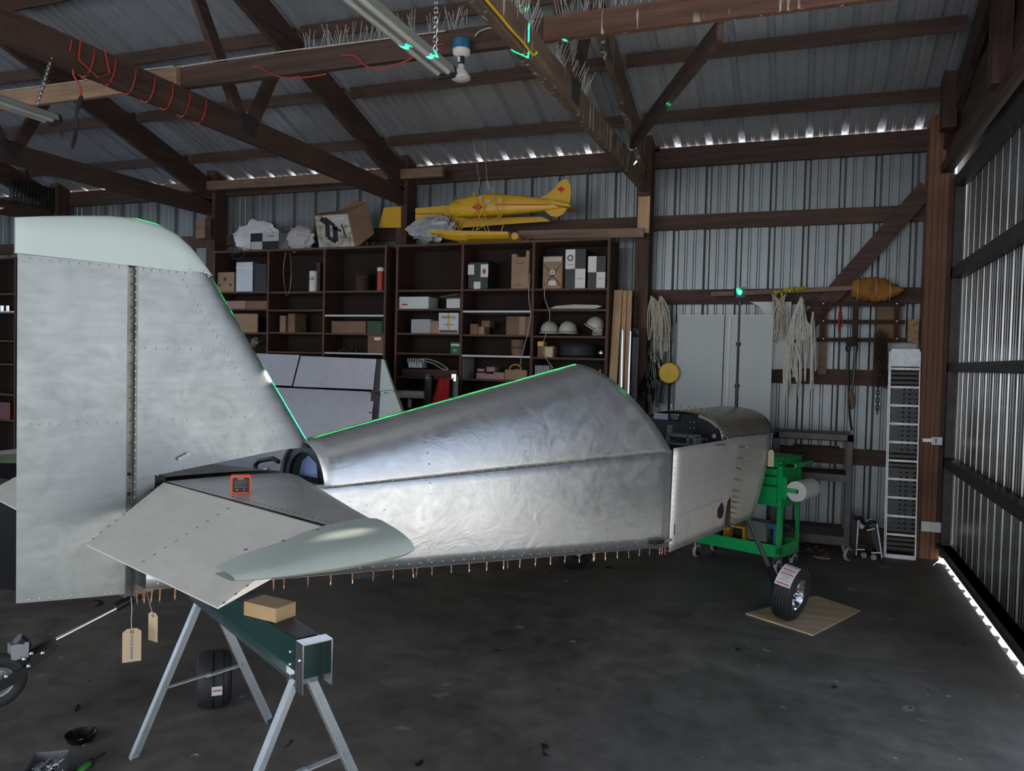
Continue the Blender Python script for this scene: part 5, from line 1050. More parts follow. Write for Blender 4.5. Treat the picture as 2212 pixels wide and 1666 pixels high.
# things in the cart tray
t = thing('yellow_box', 'yellow plastic box with a dark inside on the cart bottom tray', 'box', CM @ V((.42, .18, .177))); mb = MB(); mb.box((.33, .05, .178), (.50, .30, .182), CM); mb.box((.33, .05, .178), (.335, .30, .30), CM); mb.box((.495, .05, .178), (.50, .30, .30), CM); mb.box((.33, .295, .178), (.50, .30, .30), CM); mb.box((.33, .05, .178), (.50, .055, .20), CM); mb.box((.33, .05, .30), (.50, .30, .31), CM); mb.build('shell', YEL, t); MB().box((.34, .2, .184), (.49, .29, .29), CM).build('lining', BLK, t)
tag(MB().box((.53, .03, .178), (.74, .28, .262), CM).build('blue_bin', DBLUE), 'navy blue bin at the left end of the cart bottom tray', 'bin')
t = thing('grey_case', 'grey plastic case leaning in the middle of the cart tray', 'case', CM @ V((.25, .2, .177))); MB().box((.15, .12, .20), (.31, .20, .36), CM @ rot(.15, 'X')).build('shell', GREY, t)
mb = MB(); c = CM @ V((.09, .12, .177)); t = thing('bench_vise', 'blue clamp tool with steel handles standing on the cart tray', 'clamp', c)
mb.box((.05, .08, .178), (.12, .15, .21), CM); mb.beam(c+Zv*.03, c+Zv*.17, .035, .03); mb.beam(c+Zv*.17+u_*.06, c+Zv*.17-u_*.02, .035, .04); mb.build('body', BLUE, t); mb = MB(); mb.beam(c+Zv*.155+u_*.17, c+Zv*.165+u_*.06, .04, .012); mb.tube([c+Zv*.19-u_*.02, c+Zv*.19-u_*.05+v_*.03, c+Zv*.15-u_*.09+v_*.1], .006, 8); mb.dome(c+Zv*.15-u_*.09+v_*.1, -u_, .011); mb.build('handles', CHROME, t)
MB().box((.09, .10, .178), (.17, .18, .30), CM).build('x', BLK) if 0 else None
t = thing('black_tools', 'black tool set standing behind the front right post of the cart', 'tool', CM @ V((.1, .2, .177)))
for i in range(4): MB().tube([CM @ V((.07+.022*i, .22, .178)), CM @ V((.075+.022*i, .22, .29))], .009, 8).build('tool_grip', BLK, t)
# laser on a pole standing on the cart
lp = AWd(.93, -.012, 2.185); base = V((lp.x, lp.y, .907)); lz = thing('laser_level', 'green cross-line laser on a thin black pole standing on the cart', 'laser', base)
for z0, z1, r_ in ((.907, 1.45, .013), (1.45, 1.78, .0105), (1.78, 2.12, .0085)): MB().tube([(lp.x, lp.y, z0), (lp.x, lp.y, z1)], r_, 12).build('pole_section', BLK, lz)
for z in (1.45, 1.78, 2.10): MB().tube([(lp.x, lp.y, z-.012), (lp.x, lp.y, z+.014)], .019, 10).build('pole_clamp', BLK, lz)
MB().lathe([(0, 0), (.06, 0), (.06, .01), (.014, .02)], at(*base), 20).build('foot', BLK, lz)
mb = MB(); mb.box((-.035, -.02, -.035), (.035, .055, .04), at(*lp) @ rot(.3)); mb.build('laser_body', DARK, lz); mb = MB(); mb.dome(lp+V((-.004, -.018, .0)), (-an)+V((0, 0, .1)), .022, .5, 14); mb.build('laser_window', LASERM, lz)
ll = light('laser_glow', 'POINT', lp+V((0, -.06, .02)), .5, (.05, 1, .4)); ll.data.shadow_soft_size = .02
# the laser's fan of light: a spot whose emission is a thin vertical line through the aircraft centre plane
src_ = lp-an*.05; aim_ = AWd(-2.4, 0, 1.9)
ls = light('laser_line', 'SPOT', src_, 1.0, (.02, 1, .42), aim=aim_, spot_size=R(150), spot_blend=0, shadow_soft_size=0.0)
ls.data.use_nodes = True; nt = ls.data.node_tree; em = nt.nodes['Emission']; tc = nt.nodes.new('ShaderNodeTexCoord'); sx = nt.nodes.new('ShaderNodeSeparateXYZ'); nt.links.new(tc.outputs['Normal'], sx.inputs[0])
def mth(op, a, b=None):
    n = nt.nodes.new('ShaderNodeMath'); n.operation = op
    for i, q in enumerate((a, b)):
        if q is None: continue
        if hasattr(q, 'links'): nt.links.new(q, n.inputs[i])
        else: n.inputs[i].default_value = q
    return n.outputs[0]
nx = mth('ABSOLUTE', mth('DIVIDE', sx.outputs['X'], mth('MAXIMUM', mth('ABSOLUTE', sx.outputs['Z']), .02)))
nt.links.new(mth('MULTIPLY', mth('LESS_THAN', nx, .0016), 60000.0), em.inputs['Strength']); em.inputs['Color'].default_value = (.02, 1, .42, 1)
# ================================================================== BROWN METAL CART, DOLLIES, RAMP, BOARDS
t = thing('metal_shelf_cart', 'dark brown steel shelf cart against the back wall', 'cart', (.1, 7.1, 0)); X0, X1, Y0, Y1 = -.215, .415, 7.0, 7.38
for x_ in (X0, X1-.045):
    for y_ in (Y0, Y1-.04): MB().box((x_, y_, .13), (x_+.045, y_+.04, 1.06)).build('post', DSTEEL, t)
mb = MB(); mb.box((X0, Y0, 1.0), (X1, Y0+.006, 1.055)); mb.box((X0, Y1-.006, 1.0), (X1, Y1, 1.055)); mb.box((X0, Y0, 1.0), (X1, Y1, 1.006)); mb.box((X0, Y0, 1.0), (X0+.006, Y1, 1.055)); mb.build('top_tray', DSTEEL, t)
MB().box((X0+.04, Y0+.004, .66), (X1-.04, Y1-.01, .72)).build('shelf', DSTEEL, t); MB().box((X0+.04, Y0+.002, .13), (X1-.04, Y1-.01, .20)).build('shelf', DSTEEL, t)
MB().box((X0+.02, Y0+.07, .20), (X0+.055, Y0+.10, 1.0)).build('brace', DSTEEL, t)
mb = MB(); mb.tube([(X0+.15, Y0+.02, .80), (X0+.15, Y0+.02, .93), (X0+.17, Y0+.02, .95), (X1-.1, Y0+.02, .95)], .008, 8); mb.build('bar', DARK, t)
for x_ in (X0+.03, X1-.02):
    for y_ in (Y0+.03, Y1-.04):
        cs = empty('caster', (0, 0, 0), parent=t); c = V((x_+.015, y_-.01, .056)); MB().lathe([(.022, -.013), (.048, -.014), (.055, -.008), (.055, .008), (.048, .014), (.022, .013)], align(c, V((.8, -.6, 0))), 22).build('wheel_tread', GREY2, cs); MB().lathe([(0, -.016), (.043, -.016), (.043, .016), (0, .016)], align(c, V((.8, -.6, 0))), 18).build('wheel_hub', RUST, cs); MB().box((x_-.005, y_-.01, .06), (x_+.03, y_+.02, .13)).build('caster_fork', DSTEEL, cs)
# wheel dolly standing folded
t = thing('wheel_dolly', 'black steel wheel dolly with chrome pedal between cart and ramp', 'dolly', (.56, 7.2, 0))
def dq(*p, Y=7.17, d=.02): return MB().prism(yl(p, Y), (0, d, 0))
dq((1839, 1108), (1852, 1118), (1850, 1199), (1836, 1190), Y=7.25).build('side_plate', DARK, t); dq((1853, 1120), (1856, 1120), (1851, 1200), (1848, 1200), Y=7.20, d=.03).build('side_plate', STEEL, t)
dq((1884, 1130), (1894, 1132), (1905, 1205), (1896, 1196), (1882, 1160), Y=7.15).build('side_plate', DARK, t); dq((1893, 1131), (1896, 1134), (1907, 1206), (1904, 1206), Y=7.14, d=.025).build('side_plate', STEEL, t)
cable('x', None, None, yl(((1846, 1122), (1858, 1118), (1868, 1130), (1884, 1128), (1892, 1132)), 7.17), .02, DARK).build('cross_tube', DARK, t)
cable('x', None, None, yl(((1852, 1182), (1870, 1184), (1880, 1192), (1886, 1190)), 7.17), .025, DARK).build('cross_tube', DARK, t)
dq((1857, 1130), (1868, 1136), (1864, 1143), (1857, 1142), Y=7.14).build('pedal', GREY2, t); mb = MB(); mb.tube(yl(((1873, 1147), (1890, 1143)), 7.13), .012, 8); mb.tube(yl(((1869, 1127), (1884, 1121)), 7.13), .006, 8); mb.tube(yl(((1848, 1188), (1868, 1188)), 7.13), .010, 8); mb.tube(yl(((1882, 1195), (1902, 1195)), 7.12), .012, 8); mb.build('chrome_levers', CHROME, t, kind='stuff')
c = yP(1887, 1201, 7.14); c.z = .026; MB().lathe([(0, -.012), (.022, -.012), (.026, 0), (.022, .012), (0, .012)], align(c, V((.6, -.8, 0))), 16).build('roller', GREY2, t); c = yP(1866, 1199, 7.18); c.z = .026; MB().lathe([(0, -.012), (.022, -.012), (.026, 0), (.022, .012), (0, .012)], align(c, V((.6, -.8, 0))), 16).build('roller', GREY2, t)
# loading ramp
rp_ = thing('loading_ramp', 'galvanised steel loading ramp leaning upright on the corner post', 'ramp', (.825, 7.3, 0))
RM = M.Translation(V((.832, 7.305, 0))) @ rot(-.055, 'X') @ rot(-.006, 'Y'); HW = .113
for sg in (-1, 1): MB().box((sg*HW-.004, -.02, .002), (sg*HW+.004, .022, 1.77), RM).build('side_rail', STEEL, rp_)
MB().box((-HW-.012, .02, .002), (-HW+.004, .024, 1.77), RM).build('side_flange', STEEL, rp_); MB().box((HW-.004, .02, .002), (HW+.012, .024, 1.77), RM).build('side_flange', STEEL, rp_)
MB().box((-HW+.004, -.012, 1.64), (HW-.004, -.006, 1.79), RM).build('top_plate', STEEL, rp_); mb = MB(); mb.box((-HW+.018, -.002, 1.76), (HW-.012, .004, 1.862), RM @ rot(-.08, 'X')); mb.build('tongue', ALUD, rp_)
bar = None; tread = None
nb = 11; z0_, z1_ = .045, 1.62
for i in range(nb+1 if 0 else nb):
    z = z0_+(z1_-z0_)*i/(nb-1); z = z-.02 if i == 0 else z
    MB().box((-HW+.004, -.010, z-.009-(.02 if i == 0 else 0)), (HW-.004, .004, z+.009), RM).build('flat_rung', STEEL, rp_)
mbt = MB(); mbt.box((-HW+.006, -.004, -.010), (HW-.006, -.001, .010)); mbt.box((-HW+.006, -.004, .010), (HW-.006, .018, .012)); mbt.box((-HW+.006, -.004, -.012), (HW-.006, .018, -.010))
for k in range(5): mbt.k = 1; mbt.lathe([(.0085, 0), (.0085, -.008), (.0055, -.009), (.005, 0)], M.Translation(V((-.085+.0425*k, -.004, 0))) @ rot(-PI/2, 'X') @ rot(PI, 'X'), 10)
pv = None
for i in range(nb-1):
    za = z0_+(z1_-z0_)*i/(nb-1); st_ = (z1_-z0_)/(nb-1)
    for k in range(3):
        z = za+st_*(k+1)/4
        if pv is None:
            pv = mbt.build('serrated_rung', [DARK, plain('galvanised_teeth', (.78, .80, .80), .35, .25)], rp_, local=True, pivot=(0, 0, 0)); o = pv
        else: o = share(pv, 'serrated_rung', rp_, (0, 0, 0))
        Mx = world_of(rp_).inverted() @ RM @ M.Translation(V((0, 0, z))); o.location = Mx.translation; o.rotation_euler = Mx.to_euler()
# grey boards leaning on the wall
for i, (x0, x1, lab) in enumerate(((1465, 1565, 'left one of two tall grey-white boards leaning on the back wall'), (1567, 1671, 'right one of two tall grey-white boards, behind the laser pole'))):
    a, b = yP(x0, 681, 7.34), yP(x1, 681, 7.34); t = thing('tall_board', lab, 'board', ((a.x+b.x)/2, 7.28, 0)); top = a.z
    MB().prism([(a.x, 7.22, .01), (b.x, 7.22, .01), (b.x, 7.35, top), (a.x, 7.35, top)], (0, .016, 0)).build('face', GBRD, t); MB().beam((a.x, 7.352, top), (b.x, 7.352, top), .02, .008).build('edge_strip', WHT, t)
    if i: MB().box((a.x+.035, 7.0, 0), (a.x+.036, 7.001, 0.001)).build('x', WHT) if 0 else None; MB().beam((a.x+.04 if i else b.x-.01, 7.215, .02), (a.x+.04 if i else b.x-.01, 7.343, top-.01), .02 if i else .006, .006, up=(0, 1, 0)).build('seam_strip', WHT if i else SPAR, t)
# lumber and rods beside the bookcase
for i, (x0, y0, x1, y1, w_, lab) in enumerate(((1336, 627, 1322, 860, .075, 'wide pale pine board leaning at the right end of the bookcase'), (1350, 628, 1340, 860, .04, 'narrow pale board in the middle of the leaning lumber'), (1361, 628, 1352, 860, .045, 'narrow pale board nearest the post in the leaning lumber'))):
    a = yP(x0, y0, 7.16+.03*i); b = yP(x1, y1, 7.02+.03*i); d_ = (b-a).normalized(); e_ = a+d_*(a.z/-d_.z)*.998; mb = MB(); mb.beam(e_, a, .02, w_, up=(1, 0, 0)); tag(mb.build('pine_board', W_LT), lab, 'board')
for i, (x0, y0, x1, lab) in enumerate(((1345, 715, 1342, 'thin steel rod with a hook leaning on the pine boards'), (1362, 716, 1357, 'second thin steel rod, standing nearer the post'))):
    a = yP(x0, y0, 6.96); b = yP(x1, 860, 6.93); d_ = (b-a).normalized(); e_ = a+d_*(a.z/-d_.z)*.995; mb = MB(); mb.tube([e_, a], .009, 8); mb.tube([a, a+V((-.004, 0, .02)), a+V((.008, 0, .03)), a+V((.014, 0, .02))], .003, 6); tag(mb.build('steel_rod', CHROME), lab, 'rod')
for i, x_ in enumerate((1370, 1377)):
    a = yP(x_, 720, 7.15); mb = MB(); mb.beam((a.x-.02, a.y, .01), (a.x, a.y+.03, a.z), .028, .03); mb.blob(a+V((0, 0, .01)), (.02, .02, .05), i, .3, 8, 8); tag(mb.build('black_pole', BLK), ('black pole bundle leaning left on the post', 'second black pole right against the post')[i], 'pole')
mb = MB()
for y_ in (640, 655, 668, 682, 700): mb.tube([yP(1379, y_, 7.33), yP(1374, y_+6, 7.31), yP(1380, y_+12, 7.33)], .006, 6)
tag(mb.build('hook_chain', RUST), 'rusty hooks hanging on the dark post beside the lumber', 'hooks')
# ---- ropes and gear on the back wall
def rope_bundle(name, label, x0, y0, x1, y1, n, mat, Y=7.40, r=.006, seed=0, cat='rope', loops=True, hooks=((.5, 0),)):
    rg = random.Random(seed); mb = MB(); W_, H_ = x1-x0, y1-y0
    for i in range(n):
        hk = hooks[i % len(hooks)]; hx = x0+W_*hk[0]; hy = y0+H_*hk[1]; xa = x0+W_*rg.random(); xb = min(x1, max(x0, xa+W_*rg.uniform(-.35, .35))); L = H_*rg.uniform(.45, 1)
        P = [(hx, hy, 0), (hx+(xa-hx)*.5, hy+L*.2, 0), (xa, hy+L*.55, 0), ((xa+xb)/2, hy+L, 0), (xb, hy+L*.6, 0), (hx+(xb-hx)*.6, hy+L*.22, 0), (hx+1, hy+1, 0)]
        pts = [yP(px_+rg.uniform(-1.5, 1.5), py_, Y-rg.uniform(0, .07)) for px_, py_, _ in P]; o2 = []
        for k in range(len(pts)-1):
            p0, p1, p2, p3 = pts[max(k-1, 0)], pts[k], pts[k+1], pts[min(k+2, len(pts)-1)]
            for q in range(5): tt = q/5; o2.append(.5*((2*p1)+(-p0+p2)*tt+(2*p0-5*p1+4*p2-p3)*tt*tt+(-p0+3*p1-3*p2+p3)*tt**3))
        mb.tube(o2+[pts[-1]], r, 5)
    return tag(mb.build(name, mat), label, cat)
rope_bundle('rope_hank', 'tan rope hank on the wall just right of the dark post', 1398, 640, 1428, 745, 12, ROPE, seed=1, r=.006, hooks=((.3, 0),)); rope_bundle('rope_hank', 'second tan rope hank hanging lower toward the tall board', 1412, 640, 1448, 800, 10, ROPE, seed=2, hooks=((.4, 0),))
rope_bundle('cord_bundle', 'dark cord bundle hanging low beside the yellow reel', 1395, 752, 1430, 830, 14, SPAR, seed=3, r=.005, cat='cord', hooks=((.2, 0), (.6, .2))); rope_bundle('cord_bundle', 'black straps and leads beside the post above the fuselage', 1384, 805, 1412, 868, 14, DARK, seed=4, r=.009, cat='cord'); rope_bundle('cord_bundle', 'thin grey and red wires below the yellow reel', 1400, 820, 1434, 880, 12, GREY, seed=14, r=.004, cat='cord')
c = yP(1447, 806, 7.32); t = thing('cord_reel', 'round yellow cord reel half behind the tall board', 'reel', c-Zv*.1); MB().lathe([(0, 0), (.03, 0), (.03, .01), (.09, .02), (.098, .04), (.09, .06), (0, .06)], align(c, (0, -1, 0)), 28).build('drum', YEL, t)
mb = MB()
for k in range(5): mb.lathe([(.035+.011*k, .014+.012), (.042+.011*k, .026), (.046+.011*k, .014+.010)], align(c, (0, -1, 0)), 24)
mb.build('wound_cord', YEL, t, kind='stuff')
MB().prism(yl(((1440, 705), (1466, 690), (1464, 880), (1450, 880), (1455, 760)), 7.44), (0, .02, 0)); tag(MB().prism(yl(((1436, 712), (1467, 694), (1464, 882), (1452, 882), (1456, 745)), 7.44), (0, .02, 0)).build('dark_sheet', DARK), 'dark panel hanging just left of the tall boards', 'panel')
tag(cable('x', None, None, yl(((1438, 760), (1432, 800), (1425, 840), (1420, 880)), 7.30), .013, DARK).build('black_strap', BLK), 'long black strap hanging left of the yellow reel', 'strap')
# white cut-out panel behind the ropes, its arc-shaped corner showing above the board
P = [(1620, 652), (1710, 652), (1708, 700), (1700, 798), (1668, 798)]+[(1660+14*math.cos(R(a)), 684-26*math.sin(R(a))) for a in ()]+[(1655, 690), (1648, 670), (1637, 660)]
tag(MB().prism(yl(P, 7.47), (0, .02, 0)).build('cutout_sheet', WHT), 'white cut-out panel with a curved corner hung behind the ropes', 'panel')
rope_bundle('rope_hank', 'pale rope hank over the white curved panel', 1664, 636, 1700, 745, 12, ROPE, seed=5, hooks=((.1, 0), (.9, 0)))
rope_bundle('rope_hank', 'big white rope hank in front of the round spool', 1697, 642, 1745, 850, 14, WROPE, Y=7.36, seed=6, r=.006, hooks=((.7, 0), (.75, .02))); rope_bundle('rope_hank', 'white rope loops trailing lowest toward the wall bottom', 1692, 735, 1730, 872, 12, WROPE, Y=7.36, seed=7, r=.0055, hooks=((.5, 0),))
rope_bundle('rope_hank', 'narrow white rope hank right of the round spool', 1750, 674, 1762, 850, 8, WROPE, Y=7.36, seed=8, r=.0055)
c = yP(1729, 714, 7.40); t = thing('rope_spool', 'round white spool with a dark hole hung among the ropes', 'spool', c-Zv*.09); MB().lathe([(.016, 0), (.078, 0), (.095, .01), (.095, .06), (.05, .07), (.016, .07), (.016, 0)], align(c, (0, -1, 0)), 30).build('drum', WROPE, t); MB().lathe([(0, .02), (.017, .02), (.017, .05), (0, .05)], align(c, (0, -1, 0)), 14).build('hole', DARK, t)
t = thing('metal_grid', 'dark iron grid of flat bars bolted across the girts', 'grid', yP(1850, 740, 7.45))
for y_ in (657, 695, 734): MB().beam(yP(1742 if y_ == 657 else 1764, y_, 7.45), yP(1955, y_+1, 7.45), .008, .035).build('bar', RUST, t)
for x_, w_ in ((1779, .035), (1849, .05), (1937, .04)): MB().beam(yP(x_, 655, 7.44), yP(x_-2, 736, 7.44), .035 if w_ < .05 else .05, .008, up=(0, 1, 0)).build('bar', RUST, t)
mb = MB()
for x_ in (1779, 1938):
    for y_ in (656, 694, 732): mb.dome(yP(x_, y_, 7.428), (0, -1, 0), .010, .5, 8)
mb.build('grid_bolts', CHROME, t, kind='stuff')
tag(MB().box(yP(1766, 808, 7.49), yP(1790, 660, 7.50)).build('wall_board', W_LX), 'vertical brown board behind the left end of the iron grid', 'board')
tag(MB().box(yP(1893, 740, 7.49), yP(1950, 662, 7.50)).build('wall_board', CARD), 'dark square board behind the right end of the iron grid', 'board')
tag(MB().box(yP(1961, 740, 7.46), yP(1984, 690, 7.47)).build('osb_offcut', OSB), 'speckled tan particle board piece above the ramp top', 'board')
tag(MB().box(yP(1766, 660, 7.47), yP(1772, 658, 7.48)).build('splinter', W_LX), 'small splinter at the top of the vertical brown board', 'splinter') if 0 else None
c = yP(1893, 623, 7.38); t = thing('tarp_roll', 'rolled orange-brown canvas tarp resting on the wall girt', 'tarp', c-Zv*.1)
mb = MB(); mb.grid(lambda u, v: yP(1840+u*112, 624+u*4-8*u*u*0, 7.38)+V((0, math.cos(2*PI*v)*.08, math.sin(2*PI*v)*(.012+.095*math.sin(PI*min(1, .12+u*.9))**.5*(1-.5*max(0, u-.6)/.4)+.003*math.sin(u*31)+.004*math.sin(u*50+v*9)))), 60, 18); mb.build('canvas', TARP, t); mb = MB()
for u in (.1, .45, .72): mb.lathe([(.098, 0), (.101, .003), (.098, .006)], M.Translation(yP(1840+u*112, 625, 7.38)) @ rot(PI/2, 'Y') @ M.Diagonal((1.0, .86, 1, 1)), 20)
mb.build('tie_cord', ROPE, t)
mb = MB(); pts = []
rg = random.Random(9)
for x0, x1, y0 in ((1672, 1684, 632), (1694, 1712, 628), (1708, 1742, 623)):
    mb.tube([yP(x0+(x1-x0)*k/14+rg.uniform(-2, 2), y0+rg.uniform(-4, 4), 7.40+rg.uniform(-.02, .02)) for k in range(15)], .009, 6)
mb.tube(yl(((1676, 634), (1674, 645), (1682, 650), (1690, 642), (1688, 632)), 7.4), .011, 6); tag(mb.build('yellow_strap', YELS), 'yellow and black strap knotted over the long wooden stick', 'strap')
t = thing('harness', 'black leather harness straps with hooks hanging below the iron grid', 'harness', yP(1838, 890, 7.38)); mb = MB()
for P in (((1840, 735), (1834, 760), (1833, 820), (1835, 890), (1840, 930)), ((1848, 740), (1846, 780), (1842, 830), (1838, 860)), ((1836, 742), (1828, 752), (1832, 760)), ((1848, 738), (1852, 748), (1850, 760))): o = cable('x', None, None, yl(P, 7.38), .011, DARK).build('strap', DARK, t)
mb.blob(yP(1840, 738, 7.37), (.05, .03, .04), 3, .5, 12, 10); mb.build('buckle_knot', RUST, t); mb = MB(); mb.tube(yl(((1838, 845), (1842, 870), (1840, 885)), 7.37), [.02, .025, .008], 8); mb.build('tassel', CARD, t)
rope_bundle('red_handle_cord', 'red handled pull cord hanging inside the iron grid', 1808, 665, 1820, 718, 3, REDC, Y=7.42, seed=11, r=.004, cat='cord')
t = thing('hanging_chains', 'rusty chains hanging in a bundle left of the ramp top', 'chain', yP(1905, 850, 7.38))
def chain(p0, p1, parent=None, r=.0028, L=.032, w_=.011, mat=RUST, name='link'):
    p0, p1 = V(p0), V(p1); n = max(2, int((p1-p0).length/(L*.72))); d_ = (p1-p0).normalized(); x_, y_, _ = frame_from(d_); mb = MB()
    for i in range(n):
        c = p0.lerp(p1, (i+.5)/n); a_ = x_ if i % 2 else y_; P = [c+d_*math.sin(k*PI/4)*L*.5+a_*math.cos(k*PI/4)*w_ for k in range(8)]; P.append(P[0]); mb.tube(P, r, 5, cap=False)
    return mb
for k, (x_, y0, y1) in enumerate(((1893, 715, 780), (1900, 712, 830), (1907, 716, 812), (1914, 722, 830), (1897, 820, 893))): chain(yP(x_, y0, 7.36+.012*k), yP(x_-2, y1, 7.36+.012*k), r=.005, L=.045, w_=.013).build('chain_length', RUST, t, kind='stuff')
tag(MB().prism(yl(((1888, 735), (1918, 735), (1916, 840), (1886, 830)), 7.44), (0, .02, 0)).build('dark_sack', RUST), 'dark flat sack hanging behind the rusty chains', 'sack')
# ================================================================== STORED WING, FLOOR STANDS, RED CLOTH
wg = thing('airplane_wing', 'bare aluminium wing standing on its leading edge behind the tail fin', 'wing', (-4.4, 6.2, 0)); YW_ = 6.15
def wq(x, y, d=0): return yP(x, y, YW_+d)
def wpoly(name, P, m, d=.012, off=0): return MB().prism([wq(x, y, off) for x, y in P], (0, d, 0)).build(name, m, wg)
wpoly('flap', ((520, 763), (647, 767), (630, 834), (520, 829)), ALUD); wpoly('aileron', ((650, 769), (813, 776), (806, 842), (633, 835)), ALUD)
A0, A1 = wq(520, 832), wq(806, 843); 
mb = MB(); prf = [(0, 0), (-.035, -.15), (-.07, -.45), (-.075, -.75), (-.05, -1.0), (0, -1.10), (.05, -1.0), (.075, -.75), (.07, -.45), (.035, -.15)]
mb.prism([A0+V((-.9, y+.03, z*1.1-.005)) for y, z in prf], A1-A0+V((.9, 0, -.012)), True); mb.build('wing_skin', ALUD, wg)
wpoly('end_rib', ((807, 776), (823, 776), (820, 905), (798, 905)), DARK, .03, .012); wpoly('aileron_tip', ((824, 776), (829, 777), (851, 842), (820, 845)), FIBER, .03); wpoly('wing_tip', ((822, 846), (851, 843), (868, 890), (870, 930), (816, 930)), FIBER, .05, -.01)
mb = MB()
for x_, y_ in ((799, 848), (797, 891), (830, 848), (850, 846), (806, 848), (814, 853), (812, 887)): mb.tube([wq(x_, y_, -.01), wq(x_+4, y_+2, -.05)], .004, 6)
mb.build('wing_clecos', COPPER, wg, kind='stuff')
for x_ in (-5.2, -3.75): MB().box((x_, 5.85, .002), (x_+.08, 6.55, .34)).build('cradle', W_LX, wg)
t = thing('red_jacket', 'red cloth draped over a stand in front of the right bookcase', 'cloth', yP(955, 960, 6.7)); mb = MB()
def rc_(u, v):
    x = 941+30*v*(1-.0*u)+(1-u)*6*(1-v)*1.2-u*14*(1-v); return yP(x, 818+u*80, 6.62+.03*math.sin(v*14)*u+.02*math.sin(v*5))
mb.grid(rc_, 14, 24); mb.build('cloth', RED, t, solid=.004)
for i, x_ in enumerate((925, 983)):
    a = yP(x_, 812, 6.66); b = yP(x_-3, 900, 6.66); t = thing('black_stand', ('left black steel stand with a chrome top bracket beside the red cloth', 'right black steel stand with a chrome top bracket beside the red cloth')[i], 'stand', (a.x, a.y, 0)); MB().box((a.x-.035, a.y, .0), (a.x+.035, a.y+.05, a.z)).build('post', DARK, t); MB().box((a.x-.16, a.y-.1, .0), (a.x+.16, a.y+.14, .02)).build('foot', DARK, t); mb = MB(); mb.box((a.x-.03, a.y-.012, a.z-.05), (a.x+.015, a.y-.002, a.z+.015)); mb.dome((a.x-.01, a.y-.012, a.z-.02), (0, -1, 0), .012); mb.build('top_bracket', CHROME, t)
mb = MB(); a = yP(885, 862, 6.99); mb.tube([a, V((a.x, 6.992, RZ[0][5]))], .001, 4); mb.prism([a+V((x, 0, z)) for x, z in ((-.012, 0), (.012, 0), (.022, -.02), (.022, -.09), (-.022, -.09), (-.022, -.02))], (0, .002, 0)); tag(mb.build('paper_tag', CREAM), 'small cream tag hanging from the white shelf left of the red cloth', 'tag')
# trestle at the far left carrying another airplane panel
a = zP(-40, 1335); tag(MB().box((-5.9, 3.62, .001), (-4.80, 4.3, .74)).build('dark_crate', DARK), 'large dark crate under the left side of the tail at the picture edge', 'crate')
# ================================================================== LIGHT FIXTURES, CORDS, SPIKES
def fixture(label, end, dirv, L, zc):
    e_ = V(end); d_ = V(dirv).normalized(); t = thing('strip_light', label, 'light fixture', e_-d_*L/2); x_ = d_.cross(Zv).normalized()
    prof = [(-.055, -.012), (-.045, .02), (-.02, .032), (.02, .032), (.045, .02), (.055, -.012)]
    mb = MB(); mb.prism([e_+x_*a+Zv*b for a, b in prof], -d_*L, False); mb.build('housing', plain('fixture_housing', (.34, .38, .37), .35, .3, .08) if 'fixture_housing' not in MATS else MATS['fixture_housing'], t)
    for k in (-1, 1): MB().tube([e_+x_*k*.028-Zv*.02-d_*.03, e_+x_*k*.028-Zv*.02-d_*(L-.03)], .013, 10).build('tube', GREY2, t)
    MB().prism([e_+x_*a*1.05+Zv*b*1.08+d_*.002 for a, b in prof]+[e_+x_*.045-Zv*.034, e_-x_*.045-Zv*.034], d_*.018).build('end_cap', BLK, t)
    MB().prism([e_+x_*a*1.01+Zv*(b*1.02) -d_*.3 for a, b in prof[1:5]], -d_*.02).build('rib', GREY2, t)
    return t
fx1 = fixture('long fluorescent strip light hung by a chain beside the lamp bulb, tinged green', (-1.738, 3.575, 3.06), (0, 1, 0), 2.2, 3.06)
fx2 = fixture('fluorescent strip light at the left edge hung below the red-wrapped chord', (-4.44, 3.56, 3.05), (-.0, 1, 0), 2.2, 3.05)
tag(chain((-1.75, 3.48, 3.10), (-1.75, 3.48, 3.85), mat=CHROME).build('lamp_chain', CHROME), 'thin steel chain holding the long strip light near the bulb', 'chain'); MB()
a = xP(112, 125, -4.03); tag(chain((-4.40, 3.42, 3.09), a, mat=CHROME).build('lamp_chain', CHROME), 'steel chain holding the strip light at the left edge', 'chain')
c = yP(997, 108, 4.19); jb = thing('lamp_holder', 'white lamp holder with reflector bulb under a blue junction box', 'lamp', c-Zv*.2)
MB().lathe([(0, 0), (.052, 0), (.052, .06), (0, .06)], at(c.x, c.y, c.z-.005) @ rot(PI/8), 8, False).build('junction_box', BLUE, jb); MB().lathe([(0, -.04), (.03, -.04), (.05, -.025), (.052, 0), (0, 0)], at(c.x, c.y, c.z), 20).build('porcelain_base', PAPER, jb)
MB().lathe([(0, -.085), (.018, -.085), (.02, -.04), (0, -.04)], at(*c), 16).build('socket', BLK, jb); MB().lathe([(.0, -.082), (.018, -.085), (.022, -.11), (.055, -.155), (.056, -.17), (.03, -.182), (0, -.184)], at(*c), 24).build('bulb', plain('bulb_glass', (.55, .55, .52), .3), jb)
mb = MB(); mb.box((c.x-.013, c.y-.022, c.z-.075), (c.x+.0, c.y-.02, c.z-.045)); mb.build('socket_label', PAPER, jb); mb = MB(); mb.tube([(c.x, c.y, c.z+.05), (c.x+.02, c.y+.04, 3.45)], .008, 6); mb.build('nipple', CHROME, jb)
